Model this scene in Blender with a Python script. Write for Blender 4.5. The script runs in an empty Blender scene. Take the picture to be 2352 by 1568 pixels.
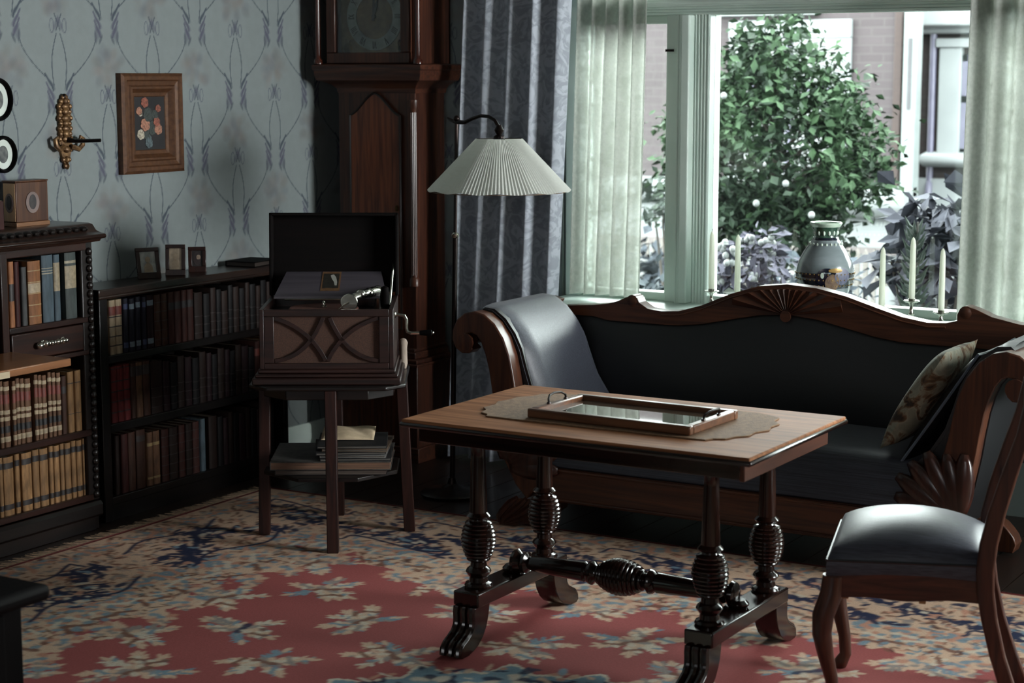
import bpy, math, random
import numpy as np
from mathutils import Vector, Matrix
random.seed(7); RNG = np.random.default_rng(7)
S = bpy.context.scene
COL = S.collection
PI = math.pi

def lin(r, g, b):
    f = lambda c: (c/255/12.92) if c/255 <= .04045 else ((c/255+.055)/1.055)**2.4
    return (f(r), f(g), f(b), 1.0)

# ------------------------------------------------------------------ camera
cam = bpy.data.cameras.new('camera'); co = bpy.data.objects.new('camera', cam); COL.objects.link(co)
co.location = (0, 0, 1.75); co.rotation_euler = (PI/2 - math.radians(8.2016), 0, math.radians(30.8))
cam.sensor_width = 36; cam.lens = 4260/2352*36; cam.clip_start = .05; cam.clip_end = 200
cam.dof.use_dof = True; cam.dof.focus_distance = 6.6; cam.dof.aperture_fstop = 4.0
S.camera = co
# ------------------------------------------------------------------ sky, daylight, exposure
W = bpy.data.worlds.new('overcast_sky'); S.world = W; W.use_nodes = True
bg = W.node_tree.nodes['Background']; bg.inputs[0].default_value = (.90, .965, .955, 1); bg.inputs[1].default_value = 24
def area(name, loc, rot, sx, sy, energy, color, portal=False):
    l = bpy.data.lights.new(name, 'AREA'); l.shape = 'RECTANGLE'; l.size = sx; l.size_y = sy
    l.energy = energy; l.color = color
    if portal: l.cycles.is_portal = True
    o = bpy.data.objects.new(name, l); COL.objects.link(o); o.location = loc; o.rotation_euler = rot
    return o
# daylight entering by the garden window (sampling portal only) and by the side window of the room
area('garden_window_portal', (-1.7, 7.62, 1.6), (-PI/2, 0, 0), 4.8, 1.75, 1, (1, 1, 1), True)
area('side_window_daylight', (1.55, 6.35, 1.75), (0, PI/2, math.radians(12)), 1.6, 1.3, 40, (.95, .98, .98))
area('rear_fill_light', (-.9, -2.0, 2.1), (PI/2, 0, math.radians(14)), 2.4, 1.7, 60, (.97, .98, 1.0))  # added frontal fill lamp behind the camera, no window there
bpy.data.lights['side_window_daylight'].spread = math.radians(70)     # beam narrowed so the light falls off along the left wall
S.view_settings.view_transform = 'Standard'; S.view_settings.look = 'None'
S.view_settings.gamma = 1; S.view_settings.use_curve_mapping = False; S.view_settings.exposure = 0.0
S.cycles.max_bounces = 8; S.cycles.diffuse_bounces = 4; S.cycles.transparent_max_bounces = 16
S.cycles.caustics_reflective = False; S.cycles.caustics_refractive = False; S.cycles.sample_clamp_indirect = 4

# ------------------------------------------------------------------ helpers
class MB:
    def __init__(s): s.v = []; s.f = []
    def add(s, vs, fs):
        o = len(s.v); s.v += [tuple(map(float, p)) for p in vs]; s.f += [tuple(i+o for i in f) for f in fs]; return s
    def box(s, x0, x1, y0, y1, z0, z1):
        return s.add([(x0,y0,z0),(x1,y0,z0),(x1,y1,z0),(x0,y1,z0),(x0,y0,z1),(x1,y0,z1),(x1,y1,z1),(x0,y1,z1)],
                     [(0,3,2,1),(4,5,6,7),(0,1,5,4),(1,2,6,5),(2,3,7,6),(3,0,4,7)])
    def prism(s, poly, axis, a, b):
        n = len(poly)
        P = (lambda p, t: (t, p[0], p[1])) if axis == 'x' else (lambda p, t: (p[0], t, p[1])) if axis == 'y' else (lambda p, t: (p[0], p[1], t))
        vs = [P(p, a) for p in poly] + [P(p, b) for p in poly]
        fs = [tuple(range(n))[::-1], tuple(range(n, 2*n))] + [(i, (i+1) % n, n+(i+1) % n, n+i) for i in range(n)]
        return s.add(vs, fs)
    def strip(s, A, B, axis, a, b):      # solid between two open outlines (same number of points): safe for bent shapes
        n = len(A)
        P = (lambda p, t: (t, p[0], p[1])) if axis == 'x' else (lambda p, t: (p[0], t, p[1])) if axis == 'y' else (lambda p, t: (p[0], p[1], t))
        vs = [P(p, a) for p in A]+[P(p, a) for p in B]+[P(p, b) for p in A]+[P(p, b) for p in B]
        fs = []
        for i in range(n-1):
            fs += [(i, i+1, n+i+1, n+i), (2*n+i, 3*n+i, 3*n+i+1, 2*n+i+1), (i, 2*n+i, 2*n+i+1, i+1), (n+i, n+i+1, 3*n+i+1, 3*n+i)]
        fs += [(0, n, 3*n, 2*n), (n-1, 2*n+n-1, 3*n+n-1, n+n-1)]
        return s.add(vs, fs)
    def lathe(s, prof, c=(0,0,0), axis='z', seg=24):
        vs = []; fs = []; n = len(prof)
        for r, h in prof:
            for k in range(seg):
                a = 2*PI*k/seg; p, q = r*math.cos(a), r*math.sin(a)
                vs.append((c[0]+p, c[1]+q, c[2]+h) if axis == 'z' else (c[0]+h, c[1]+p, c[2]+q) if axis == 'x' else (c[0]+p, c[1]+h, c[2]-q))
        for i in range(n-1):
            for k in range(seg):
                k2 = (k+1) % seg; fs.append((i*seg+k, i*seg+k2, (i+1)*seg+k2, (i+1)*seg+k))
        fs.append(tuple(range(seg))[::-1]); fs.append(tuple((n-1)*seg+k for k in range(seg)))
        return s.add(vs, fs)
    def tube(s, pts, r, seg=8, flat=1.0):
        pts = [Vector(p) for p in pts]; n = len(pts); rr = r if isinstance(r, (list, tuple)) else [r]*n
        vs = []; fs = []; up = Vector((0, 0, 1))
        t0 = (pts[1]-pts[0]).normalized()
        a = t0.cross(up); a = t0.cross(Vector((1, 0, 0))) if a.length < .1 else a
        a.normalize()
        for i in range(n):
            t = (pts[min(i+1, n-1)]-pts[max(i-1, 0)]).normalized()
            a = (a - t*a.dot(t)).normalized(); b = t.cross(a)
            for k in range(seg):
                w = 2*PI*k/seg
                vs.append(pts[i]+a*rr[i]*math.cos(w)+b*rr[i]*flat*math.sin(w))
        for i in range(n-1):
            for k in range(seg):
                k2 = (k+1) % seg; fs.append((i*seg+k, i*seg+k2, (i+1)*seg+k2, (i+1)*seg+k))
        fs.append(tuple(range(seg))[::-1]); fs.append(tuple((n-1)*seg+k for k in range(seg)))
        return s.add(vs, fs)
    def grid(s, fn, nu, nv, closed=False):
        vs = [fn(i/(nu-1), j/(nv-1)) for j in range(nv) for i in range(nu)]
        fs = [(j*nu+i, j*nu+i+1, (j+1)*nu+i+1, (j+1)*nu+i) for j in range(nv-1) for i in range(nu-1)]
        return s.add(vs, fs)
    def sphere(s, c, r, seg=12, rings=8):
        rx, ry, rz = r if isinstance(r, (list, tuple)) else (r, r, r)
        vs = [(c[0], c[1], c[2]-rz)]; fs = []
        for j in range(1, rings):
            p = -PI/2+PI*j/rings
            for k in range(seg):
                a = 2*PI*k/seg; vs.append((c[0]+rx*math.cos(p)*math.cos(a), c[1]+ry*math.cos(p)*math.sin(a), c[2]+rz*math.sin(p)))
        vs.append((c[0], c[1], c[2]+rz)); N = len(vs)-1
        for k in range(seg): fs.append((0, 1+(k+1) % seg, 1+k)); fs.append((N, N-seg+k, N-seg+(k+1) % seg))
        for j in range(rings-2):
            for k in range(seg):
                k2 = (k+1) % seg; fs.append((1+j*seg+k, 1+j*seg+k2, 1+(j+1)*seg+k2, 1+(j+1)*seg+k))
        return s.add(vs, fs)
    def xf(s, M):
        s.v = [tuple(M @ Vector(p)) for p in s.v]; return s
    def mesh(s, name, smooth=True, ang=38):
        me = bpy.data.meshes.new(name); me.from_pydata(s.v, [], s.f); me.validate(); me.update()
        import bmesh
        b = bmesh.new(); b.from_mesh(me); bmesh.ops.recalc_face_normals(b, faces=b.faces); b.to_mesh(me); b.free()
        if smooth:
            me.polygons.foreach_set('use_smooth', [True]*len(me.polygons))
            me.set_sharp_from_angle(angle=math.radians(ang))
        return me

def link(name, me, m, parent=None, bevel=0, loc=None, rot=None, solid=0):
    if m and not me.materials: me.materials.append(m)
    o = bpy.data.objects.new(name, me); COL.objects.link(o)
    if parent: o.parent = parent
    if loc is not None: o.location = loc
    if rot is not None: o.rotation_euler = rot
    if bevel:
        b = o.modifiers.new('bevel', 'BEVEL'); b.width = bevel; b.segments = 2; b.limit_method = 'ANGLE'; b.angle_limit = math.radians(40); b.harden_normals = False
    if solid:
        b = o.modifiers.new('thickness', 'SOLIDIFY'); b.thickness = solid; b.offset = 0
    return o
def tag(o, label=None, cat=None, group=None, kind=None):
    if label: o['label'] = label
    if cat: o['category'] = cat
    if group: o['group'] = group
    if kind: o['kind'] = kind
    return o
class Thing:
    """An Empty at the thing's base. world=True: parts are modelled in room coordinates."""
    def __init__(s, name, label, cat, loc, rz=0, group=None, world=True, rot=None):
        s.o = bpy.data.objects.new(name, None); COL.objects.link(s.o); s.o.empty_display_size = .1
        s.o.location = loc; s.o.rotation_euler = rot or (0, 0, rz); tag(s.o, label, cat, group); s.loc = Vector(loc); s.world = world
    def part(s, name, mb, m, parent=None, bevel=0, label=None, kind=None, smooth=True, ang=38, solid=0):
        if s.world: mb.v = [(p[0]-s.loc.x, p[1]-s.loc.y, p[2]-s.loc.z) for p in mb.v]
        o = link(name, mb.mesh(name, smooth, ang), m, parent or s.o, bevel, solid=solid)
        return tag(o, label, kind=kind)
def copy_tree(o, parent=None):
    c = o.copy(); COL.objects.link(c)
    if parent: c.parent = parent
    for ch in o.children: copy_tree(ch, c)
    return c

# ------------------------------------------------------------------ materials
def nt(name):
    m = bpy.data.materials.new(name); m.use_nodes = True; n = m.node_tree.nodes; l = m.node_tree.links
    return m, n, l, n['Principled BSDF']
MC = {}
BRIGHT = {'white_gloss_paint', 'polished_metal', 'silver', 'rug_fringe', 'rug_binding', 'ceiling_plaster', 'plain_wallpaper', 'bulb_glass', 'white_enamel', 'pale_green_glaze', 'grey_glaze', 'panel_varnish', 'white_mount', 'lit_box_end', 'pale_portrait', 'sepia_figure', 'pale_plate', 'cream_sheet', 'pale_cloth'}
def mat(name, c1, c2=None, rough=.5, scale=(8, 8, 8), detail=4, bump=0, bscale=60, metal=0, spec=.5, coat=0, sheen=0, lo=.35, hi=.65, dist=0):
    if name in MC: return MC[name]
    m, n, l, p = nt(name); c2 = c2 or tuple(x*.75 for x in c1[:3])+(1,)
    if name not in BRIGHT and not name.startswith(('photo_print', 'paint_')): c1 = tuple(x*.58 for x in c1[:3])+(1,); c2 = tuple(x*.58 for x in c2[:3])+(1,)
    tc = n.new('ShaderNodeTexCoord'); mp = n.new('ShaderNodeMapping'); mp.inputs['Scale'].default_value = scale
    nz = n.new('ShaderNodeTexNoise'); nz.inputs['Scale'].default_value = 1; nz.inputs['Detail'].default_value = detail; nz.inputs['Distortion'].default_value = dist
    r = n.new('ShaderNodeValToRGB'); r.color_ramp.elements[0].position = lo; r.color_ramp.elements[1].position = hi
    r.color_ramp.elements[0].color = c2; r.color_ramp.elements[1].color = c1
    l.new(tc.outputs['Object'], mp.inputs[0]); l.new(mp.outputs[0], nz.inputs['Vector']); l.new(nz.outputs[0], r.inputs[0]); l.new(r.outputs[0], p.inputs['Base Color'])
    p.inputs['Roughness'].default_value = rough; p.inputs['Metallic'].default_value = metal; p.inputs['Specular IOR Level'].default_value = spec
    p.inputs['Coat Weight'].default_value = coat; p.inputs['Coat Roughness'].default_value = .15
    if sheen: p.inputs['Sheen Weight'].default_value = sheen
    if bump:
        b = n.new('ShaderNodeBump'); b.inputs['Strength'].default_value = bump; b.inputs['Distance'].default_value = .002
        z2 = n.new('ShaderNodeTexNoise'); z2.inputs['Scale'].default_value = bscale; l.new(tc.outputs['Object'], z2.inputs['Vector'])
        l.new(z2.outputs[0], b.inputs['Height']); l.new(b.outputs[0], p.inputs['Normal'])
    MC[name] = m; return m
def wood(name, a, b, axis='x', rough=.35, coat=.3, spec=.5):
    sc = {'x': (2, 40, 40), 'y': (40, 2, 40), 'z': (40, 40, 2)}[axis]
    return mat(name+'_'+axis, a, b, rough, sc, 6, .06, 120, coat=coat*.55, spec=spec*.7, dist=1.2)
MAH = (lin(60, 31, 21), lin(29, 15, 12)); DARK = (lin(30, 18, 14), lin(14, 9, 8)); WAL = (lin(196, 136, 96), lin(142, 94, 64)); SOFW = (lin(108, 64, 43), lin(72, 41, 30))
OAK = (lin(176, 120, 80), lin(140, 92, 60)); CHW = (lin(104, 58, 41), lin(66, 35, 26))
mah = lambda ax='z': wood('mahogany', *MAH, ax); dark = lambda ax='z': wood('dark_oak', *DARK, ax, rough=.38)
sofw = lambda ax='x': wood('sofa_birch', *SOFW, ax); chw = lambda ax='z': wood('chair_mahogany', *CHW, ax)
black_wood = mat('ebonised_wood', lin(16, 12, 12), lin(8, 6, 7), .6, (30, 30, 3), 5, spec=.03)
tabw = wood('table_walnut', *WAL, 'x', rough=.6, coat=.0, spec=.08)
tabd = lambda ax='z': wood('table_dark_walnut', lin(52, 29, 21), lin(22, 13, 11), ax, rough=.16, coat=.8)
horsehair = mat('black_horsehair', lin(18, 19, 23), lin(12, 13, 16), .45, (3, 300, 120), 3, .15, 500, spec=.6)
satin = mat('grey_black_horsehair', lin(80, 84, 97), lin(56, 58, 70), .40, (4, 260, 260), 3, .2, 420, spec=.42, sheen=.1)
chrome = mat('polished_metal', lin(225, 222, 210), lin(190, 186, 176), .16, (30, 30, 30), metal=1)
brass = mat('dull_brass', lin(120, 95, 60), lin(80, 62, 40), .35, (40, 40, 40), metal=1)
iron = mat('dark_bronze', lin(48, 34, 30), lin(26, 20, 18), .32, (40, 40, 8), metal=.7)
gilt = mat('gilt_bronze', lin(168, 128, 84), lin(104, 74, 48), .42, (60, 60, 60), metal=.45, bump=.4, bscale=160)
frame_gilt = mat('worn_gilt_frame', lin(124, 84, 56), lin(98, 64, 44), .38, (50, 50, 50), metal=.25, bump=.12, bscale=140)
paper = mat('aged_paper', lin(140, 124, 102), lin(110, 96, 78), .8, (12, 12, 80))
white_paint = mat('white_gloss_paint', lin(222, 236, 228), lin(210, 226, 218), .35, (5, 5, 5))
ceil_m = mat('ceiling_plaster', lin(140, 144, 140), lin(132, 136, 132), .9, (3, 3, 3))
wax, n, l, p = nt('candle_wax'); n.remove(p)
_d = n.new('ShaderNodeBsdfDiffuse'); _t = n.new('ShaderNodeBsdfTranslucent'); _x = n.new('ShaderNodeMixShader'); _n = n.new('ShaderNodeTexNoise'); _r = n.new('ShaderNodeValToRGB')
_r.color_ramp.elements[0].color = lin(236, 240, 228); _r.color_ramp.elements[1].color = lin(246, 248, 238); l.new(_n.outputs[0], _r.inputs[0]); l.new(_r.outputs[0], _d.inputs[0]); l.new(_r.outputs[0], _t.inputs[0])
l.new(_d.outputs[0], _x.inputs[1]); l.new(_t.outputs[0], _x.inputs[2]); l.new(_x.outputs[0], n['Material Output'].inputs[0])

def vcol_mat(name, rough=.8, nscale=90, amt=.25, bump=.3, bscale=400):
    m, n, l, p = nt(name)
    a = n.new('ShaderNodeAttribute'); a.attribute_name = 'pattern'
    tc = n.new('ShaderNodeTexCoord'); z = n.new('ShaderNodeTexNoise'); z.inputs['Scale'].default_value = nscale; z.inputs['Detail'].default_value = 5
    mr = n.new('ShaderNodeMapRange'); mr.inputs['To Min'].default_value = 1-amt; mr.inputs['To Max'].default_value = 1+amt*.6
    mx = n.new('ShaderNodeMix'); mx.data_type = 'RGBA'; mx.blend_type = 'MULTIPLY'; mx.inputs[0].default_value = 1
    l.new(tc.outputs['Object'], z.inputs['Vector']); l.new(z.outputs[0], mr.inputs[0]); l.new(a.outputs['Color'], mx.inputs[6]); l.new(mr.outputs[0], mx.inputs[7])
    l.new(mx.outputs[2], p.inputs['Base Color']); p.inputs['Roughness'].default_value = rough; p.inputs['Specular IOR Level'].default_value = .25
    if bump:
        b = n.new('ShaderNodeBump'); b.inputs['Strength'].default_value = bump; b.inputs['Distance'].default_value = .003
        z2 = n.new('ShaderNodeTexNoise'); z2.inputs['Scale'].default_value = bscale; l.new(tc.outputs['Object'], z2.inputs['Vector']); l.new(z2.outputs[0], b.inputs['Height']); l.new(b.outputs[0], p.inputs['Normal'])
    return m

class Canvas:            # flat print drawn on the vertices of a fine grid
    def __init__(s, us, vs, base):
        s.u = us; s.v = vs; s.c = np.empty((len(vs), len(us), 3)); s.c[:] = base[:3]
    def win(s, cu, cv, r):
        i0, i1 = np.searchsorted(s.u, [cu-r, cu+r]); j0, j1 = np.searchsorted(s.v, [cv-r, cv+r])
        return slice(j0, j1), slice(i0, i1)
    def ell(s, cu, cv, ru, rv, ang, col, al=1.0, soft=.25):
        J, I = s.win(cu, cv, max(ru, rv)*1.2)
        if J.stop <= J.start or I.stop <= I.start: return
        U, V = np.meshgrid(s.u[I]-cu, s.v[J]-cv); c_, s_ = math.cos(ang), math.sin(ang)
        d = np.sqrt(((U*c_+V*s_)/ru)**2+((-U*s_+V*c_)/rv)**2)
        w = np.clip((1-d)/soft+.5, 0, 1)*al
        s.c[J, I] = s.c[J, I]*(1-w[..., None])+np.array(col[:3])*w[..., None]
    def line(s, pts, w, col, al=1.0):
        pts = np.array(pts, float)
        for a, b in zip(pts[:-1], pts[1:]):
            L = np.hypot(*(b-a)); n = max(1, int(L/(w*.7)))
            for k in range(n):
                q = a+(b-a)*k/n; s.ell(q[0], q[1], w, w, 0, col, al, .6)
def grid_obj(name, P, C, m, parent=None):
    ny, nx = P.shape[:2]; idx = np.arange(ny*nx).reshape(ny, nx)
    f = np.stack([idx[:-1, :-1], idx[:-1, 1:], idx[1:, 1:], idx[1:, :-1]], -1).reshape(-1, 4)
    me = bpy.data.meshes.new(name); me.vertices.add(ny*nx); me.vertices.foreach_set('co', P.reshape(-1).astype(np.float32))
    me.loops.add(f.size); me.loops.foreach_set('vertex_index', f.reshape(-1).astype(np.int32)); me.polygons.add(len(f))
    me.polygons.foreach_set('loop_start', np.arange(0, f.size, 4, dtype=np.int32)); me.update(calc_edges=True)
    if C is not None:
        a = me.color_attributes.new('pattern', 'FLOAT_COLOR', 'POINT'); c4 = np.ones((ny*nx, 4), np.float32); c4[:, :3] = C.reshape(-1, 3); a.data.foreach_set('color', c4.reshape(-1))
    me.materials.append(m)
    return link(name, me, None, parent)

# ------------------------------------------------------------------ room shell
XW, YW, ZC = -5.22, 7.25, 3.2
PG = lin(156, 165, 165); SL = lin(82, 92, 104); VI = lin(104, 106, 124); FL = lin(140, 138, 132); FL2 = lin(160, 146, 140)
def paper_pattern(cv, period=.535, u0=5.335, z0=1.935, V=.55, sgn=1):
    umin, umax = cv.u[0], cv.u[-1]
    k0 = int((umin-u0)/(period/2))-2; k1 = int((umax-u0)/(period/2))+2
    for k in range(k0, k1+1):
        u = u0+k*period/2
        if u < 4.3 and cv.u[-1] > 6: continue
        for j in range(-3, 3):
            z = z0+j*V+(V/2 if k % 2 else 0)
            if z < -.2 or z > 3.05: continue
            for q in range(34):               # faded flower head
                aa = RNG.uniform(0, 2*PI); r = .095*math.sqrt(RNG.uniform(0, 1))
                cv.ell(u+r*math.cos(aa)*.9, z+.115+r*.75*math.sin(aa), .026, .018, aa, (FL, FL, VI, FL2)[q % 4], .20, .9)
            for sx in (-1, 1):
                cv.line([(u-sx*.018, z+.045), (u+sx*.012, z-.02)], .0032, SL, .55); cv.ell(u+sx*.010, z+.01, .008, .030, sx*.45, VI, .6, .7)
                cv.line([(u+sx*(.034+.011*math.cos(t)), z+.0+.028*math.sin(t)) for t in np.linspace(0, 2*PI, 12)], .002, VI, .5)
                cv.line([(u+sx*(.010+.020*t+.018*math.sin(t*PI)), z-.03-.20*t) for t in np.linspace(0, 1, 12)], .0026, SL, .75)
                for q in range(3):            # three flame-shaped leaves each side
                    z_ = z-.195-.034*q; L = [(.078-.006*q, .012), (.060-.003*q, -.012), (.044, -.030), (.034, -.055)]
                    cv.line([(u+sx*p[0], z_+p[1]) for p in L], .0042, (SL, VI, VI)[q], .75)
                    cv.ell(u+sx*.046, z_-.028, .008, .028, -sx*.75, (SL, VI, VI)[q], .7, .6)
                cv.ell(u+sx*.050, z-.300, .016, .030, sx*.25, VI, .55, .7); cv.ell(u+sx*.034, z-.325, .006, .020, sx*.5, SL, .7, .6); cv.ell(u+sx*.062, z-.315, .006, .026, -sx*.1, SL, .6, .6)
                cv.line([(u+sx*(.064+.130*t**1.55), z-.325-.145*t) for t in np.linspace(0, 1, 18)], .0024, SL, .65)
wp = vcol_mat('art_nouveau_wallpaper', .75, 25, .10, .12, 300)
ys = np.concatenate([[-2, 0, 2, 4, 4.55], np.linspace(4.6, YW, 620)]); zs = np.concatenate([np.linspace(0, 2.75, 580), [2.8, ZC]])
cv = Canvas(ys, zs, PG); paper_pattern(cv)
P = np.empty((len(zs), len(ys), 3)); P[..., 0] = XW; P[..., 1] = ys[None]; P[..., 2] = zs[:, None]
tag(grid_obj('wall_left', P, cv.c*.60, wp), kind='structure')
xs = np.concatenate([np.linspace(XW, -4.06, 260)]); zs2 = np.concatenate([np.linspace(0, 2.75, 580), [2.8, ZC]])
cv = Canvas(xs, zs2, PG); paper_pattern(cv, u0=-4.66)
P = np.empty((len(zs2), len(xs), 3)); P[..., 0] = xs[None]; P[..., 1] = YW; P[..., 2] = zs2[:, None]
wb = tag(grid_obj('wall_back', P, cv.c*.60, wp), kind='structure')
plain_wp = mat('plain_wallpaper', lin(112, 122, 118), lin(104, 114, 110), .8, (4, 4, 4))
m = MB(); m.box(-4.06, -2.20, YW, YW+.3, 0, .745); m.box(-2.18, -2.11, YW, YW+.3, .745, 2.45); m.box(-2.20, .7, YW, YW+.3, 0, .745); m.box(.7, 1.9, YW, YW+.3, 0, ZC); m.box(-4.06, .7, YW, YW+.3, 2.45, ZC); m.box(-5.5, -4.06, YW+.005, YW+.3, 0, ZC)
link('wall_section', m.mesh('wall_section', False), plain_wp, wb)
m = MB(); m.box(1.6, 1.8, -2.3, 5.65, 0, ZC); m.box(1.6, 1.8, 7.05, YW+.3, 0, ZC); m.box(1.6, 1.8, 5.65, 7.05, 0, .9); m.box(1.6, 1.8, 5.65, 7.05, 2.6, ZC)
tag(link('wall_right', m.mesh('wall_right', False), plain_wp), kind='structure')
tag(link('wall_front', MB().box(-5.4, 1.8, -2.3, -2.1, 0, ZC).mesh('wall_front', False), plain_wp), kind='structure')
tag(link('ceiling', MB().box(-5.5, 1.9, -2.3, YW+.3, ZC, ZC+.1).mesh('ceiling', False), ceil_m), kind='structure')
# floor: dark boards
flo = tag(link('floor', MB().box(-5.5, 1.9, -2.3, YW+.3, -.12, -.022).mesh('floor', False), dark('y')), kind='structure')
fm = None
fw_ = .146
for i in range(49):
    x = XW+.002+i*fw_
    if x > 1.5: break
    if fm is None:
        fm = MB().box(0, fw_-.004, 0, YW+2.2, -.022, 0).mesh('floorboard', False); fm.materials.append(wood('floorboard_stain', lin(52, 33, 24), lin(30, 19, 15), 'y', rough=.45))
    link('floorboard', fm, None, flo, loc=(x, -2.1, 0))
bm_ = MB().prism([(XW, 0), (XW+.025, 0), (XW+.025, .11), (XW+.012, .13), (XW, .13)], 'y', 4.0, YW)
bm_.v = [(p[0], p[1], p[2]) for p in bm_.v]
tag(link('baseboard_left', bm_.mesh('baseboard_left'), white_paint), kind='structure')
tag(link('baseboard_back', MB().box(XW+.03, -2.2, YW-.025, YW, 0, .13).mesh('baseboard_back', False), white_paint), kind='structure')

# ------------------------------------------------------------------ window
glass, n, l, p = nt('window_glass')
n.remove(p); tr = n.new('ShaderNodeBsdfTransparent'); tr.inputs[0].default_value = (.96, .985, .975, 1); gl = n.new('ShaderNodeBsdfGlossy'); gl.inputs['Roughness'].default_value = .02
fr = n.new('ShaderNodeFresnel'); fr.inputs[0].default_value = 1.5; mx = n.new('ShaderNodeMixShader'); l.new(fr.outputs[0], mx.inputs[0]); l.new(tr.outputs[0], mx.inputs[1]); l.new(gl.outputs[0], mx.inputs[2]); l.new(mx.outputs[0], n['Material Output'].inputs[0])
w1 = Thing('window_1', None, None, (-3.1, YW, .77)); w1.o['kind'] = 'structure'
w1.part('window_sill', MB().box(-4.05, -2.12, 6.93, YW+.12, .735, .765), white_paint, bevel=.006)
def ribbed(x0, x1, nrib, y0, z0, z1):
    m = MB(); m.box(x0, x1, y0, YW+.14, z0, z1)
    w = (x1-x0)/nrib
    for k in range(nrib):
        m.lathe([(w*.38, z0), (w*.38, z1)], (x0+w*(k+.5), y0, 0), 'z', 8)
    return m
w1.part('mullion', MB().box(-3.556, -3.50, YW+.01, YW+.14, .765, 2.0), white_paint, bevel=.004)
w1.part('mullion_moulding', ribbed(-3.50, -3.475, 2, YW-.005, .765, 2.0), white_paint)
w1.part('mullion_face', MB().box(-3.475, -3.435, YW-.02, YW+.14, .765, 2.0), white_paint, bevel=.006)
w1.part('sash_stile', ribbed(-3.435, -3.362, 5, YW+.035, .765, 2.0), white_paint)
w1.part('jamb', ribbed(-2.232, -2.17, 3, YW+.03, 0.765, 2.45), white_paint)
w1.part('jamb', MB().box(-4.05, -3.98, YW+.01, YW+.14, 0.765, 2.45), white_paint, bevel=.005)
def rail(x0, x1):
    m = MB(); m.box(x0, x1, YW+.0, YW+.14, 2.035, 2.11); m.box(x0, x1, YW+.03, YW+.14, 2.0, 2.035)
    for h in (2.006, 2.018, 2.032): m.lathe([(.006, x0), (.006, x1)], (0, YW+.03, h), 'x', 8)
    m.lathe([(.009, x0), (.009, x1)], (0, YW+.0, 2.05), 'x', 8)
    return m
w1.part('transom_rail', rail(-3.98, -2.20), white_paint)
w1.part('bottom_rail', MB().box(-3.98, -2.20, YW+.04, YW+.12, .765, .80), white_paint, bevel=.005)
w1.part('casement_head', MB().box(-3.98, -3.556, YW+.045, YW+.12, 1.965, 2.0), white_paint, bevel=.004)
w1.part('pane', MB().box(-3.362, -2.232, YW+.085, YW+.089, .80, 2.0), glass, smooth=False)
w1.part('pane', MB().box(-3.98, -3.556, YW+.085, YW+.089, .80, 1.965), glass, smooth=False)
w1.part('pane', MB().box(-3.98, -2.20, YW+.085, YW+.089, 2.11, 2.45), glass, smooth=False)
w1.part('window_sill', MB().box(-2.12, .75, 6.93, YW+.12, .735, .765), white_paint, bevel=.006)
w1.part('mullion', MB().box(-.72, -.62, YW+.01, YW+.14, .765, 2.45), white_paint, bevel=.005)
w1.part('transom_rail', MB().box(-2.11, .7, YW, YW+.14, 2.0, 2.11), white_paint, bevel=.008)
w1.part('pane', MB().box(-2.11, .7, YW+.085, YW+.089, .765, 2.45), glass, smooth=False)
w1.part('catch', MB().box(-3.555, -3.52, YW-.004, YW+.012, 1.845, 1.855), iron)

# ------------------------------------------------------------------ curtains
def curtain(name, label, cat, xl, xr, lean, y, z0, z1, nf, amp, m, nu=160, nv=40, flare=0, ph=0):
    m_ = MB()
    def fn(u, v):
        z = z0+(z1-z0)*v; a = amp*(1-.25*v)
        x = xl+(xr-xl)*u+lean*(1-v)+flare*(1-v)*(u-.5)
        w = 2*PI*nf*u+ph+.35*math.sin(3*v+u*5)
        yy = y-a*(math.sin(w)+.18*math.sin(2*w+1.1)+.22*math.sin(.63*w+2*v))
        return (x+.25*a*math.cos(w), yy, z)
    m_.grid(fn, nu, nv)
    t = Thing(name, label, cat, ((xl+xr)/2, y, z0))
    t.part('curtain_panel', m_, m, solid=.003, ang=80); return t
dm, n, l, p = nt('damask_curtain')
tc = n.new('ShaderNodeTexCoord'); v = n.new('ShaderNodeTexVoronoi'); v.inputs['Scale'].default_value = 22; v.feature = 'DISTANCE_TO_EDGE'
nz = n.new('ShaderNodeTexNoise'); nz.inputs['Scale'].default_value = 12; nz.inputs['Distortion'].default_value = 3
r = n.new('ShaderNodeValToRGB'); r.color_ramp.elements[0].position = .42; r.color_ramp.elements[1].position = .56; r.color_ramp.elements[0].color = lin(144, 150, 160); r.color_ramp.elements[1].color = lin(172, 178, 188)
l.new(tc.outputs['Object'], nz.inputs['Vector']); l.new(nz.outputs[0], r.inputs[0]); l.new(r.outputs[0], p.inputs['Base Color']); p.inputs['Roughness'].default_value = .6; p.inputs['Sheen Weight'].default_value = .2
curtain('drape_curtain', 'heavy blue-grey damask curtain hanging in deep folds beside the window', 'curtain', -4.38, -3.865, -.13, 7.04, .02, 3.05, 4.3, .045, dm, ph=2.0)
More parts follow.
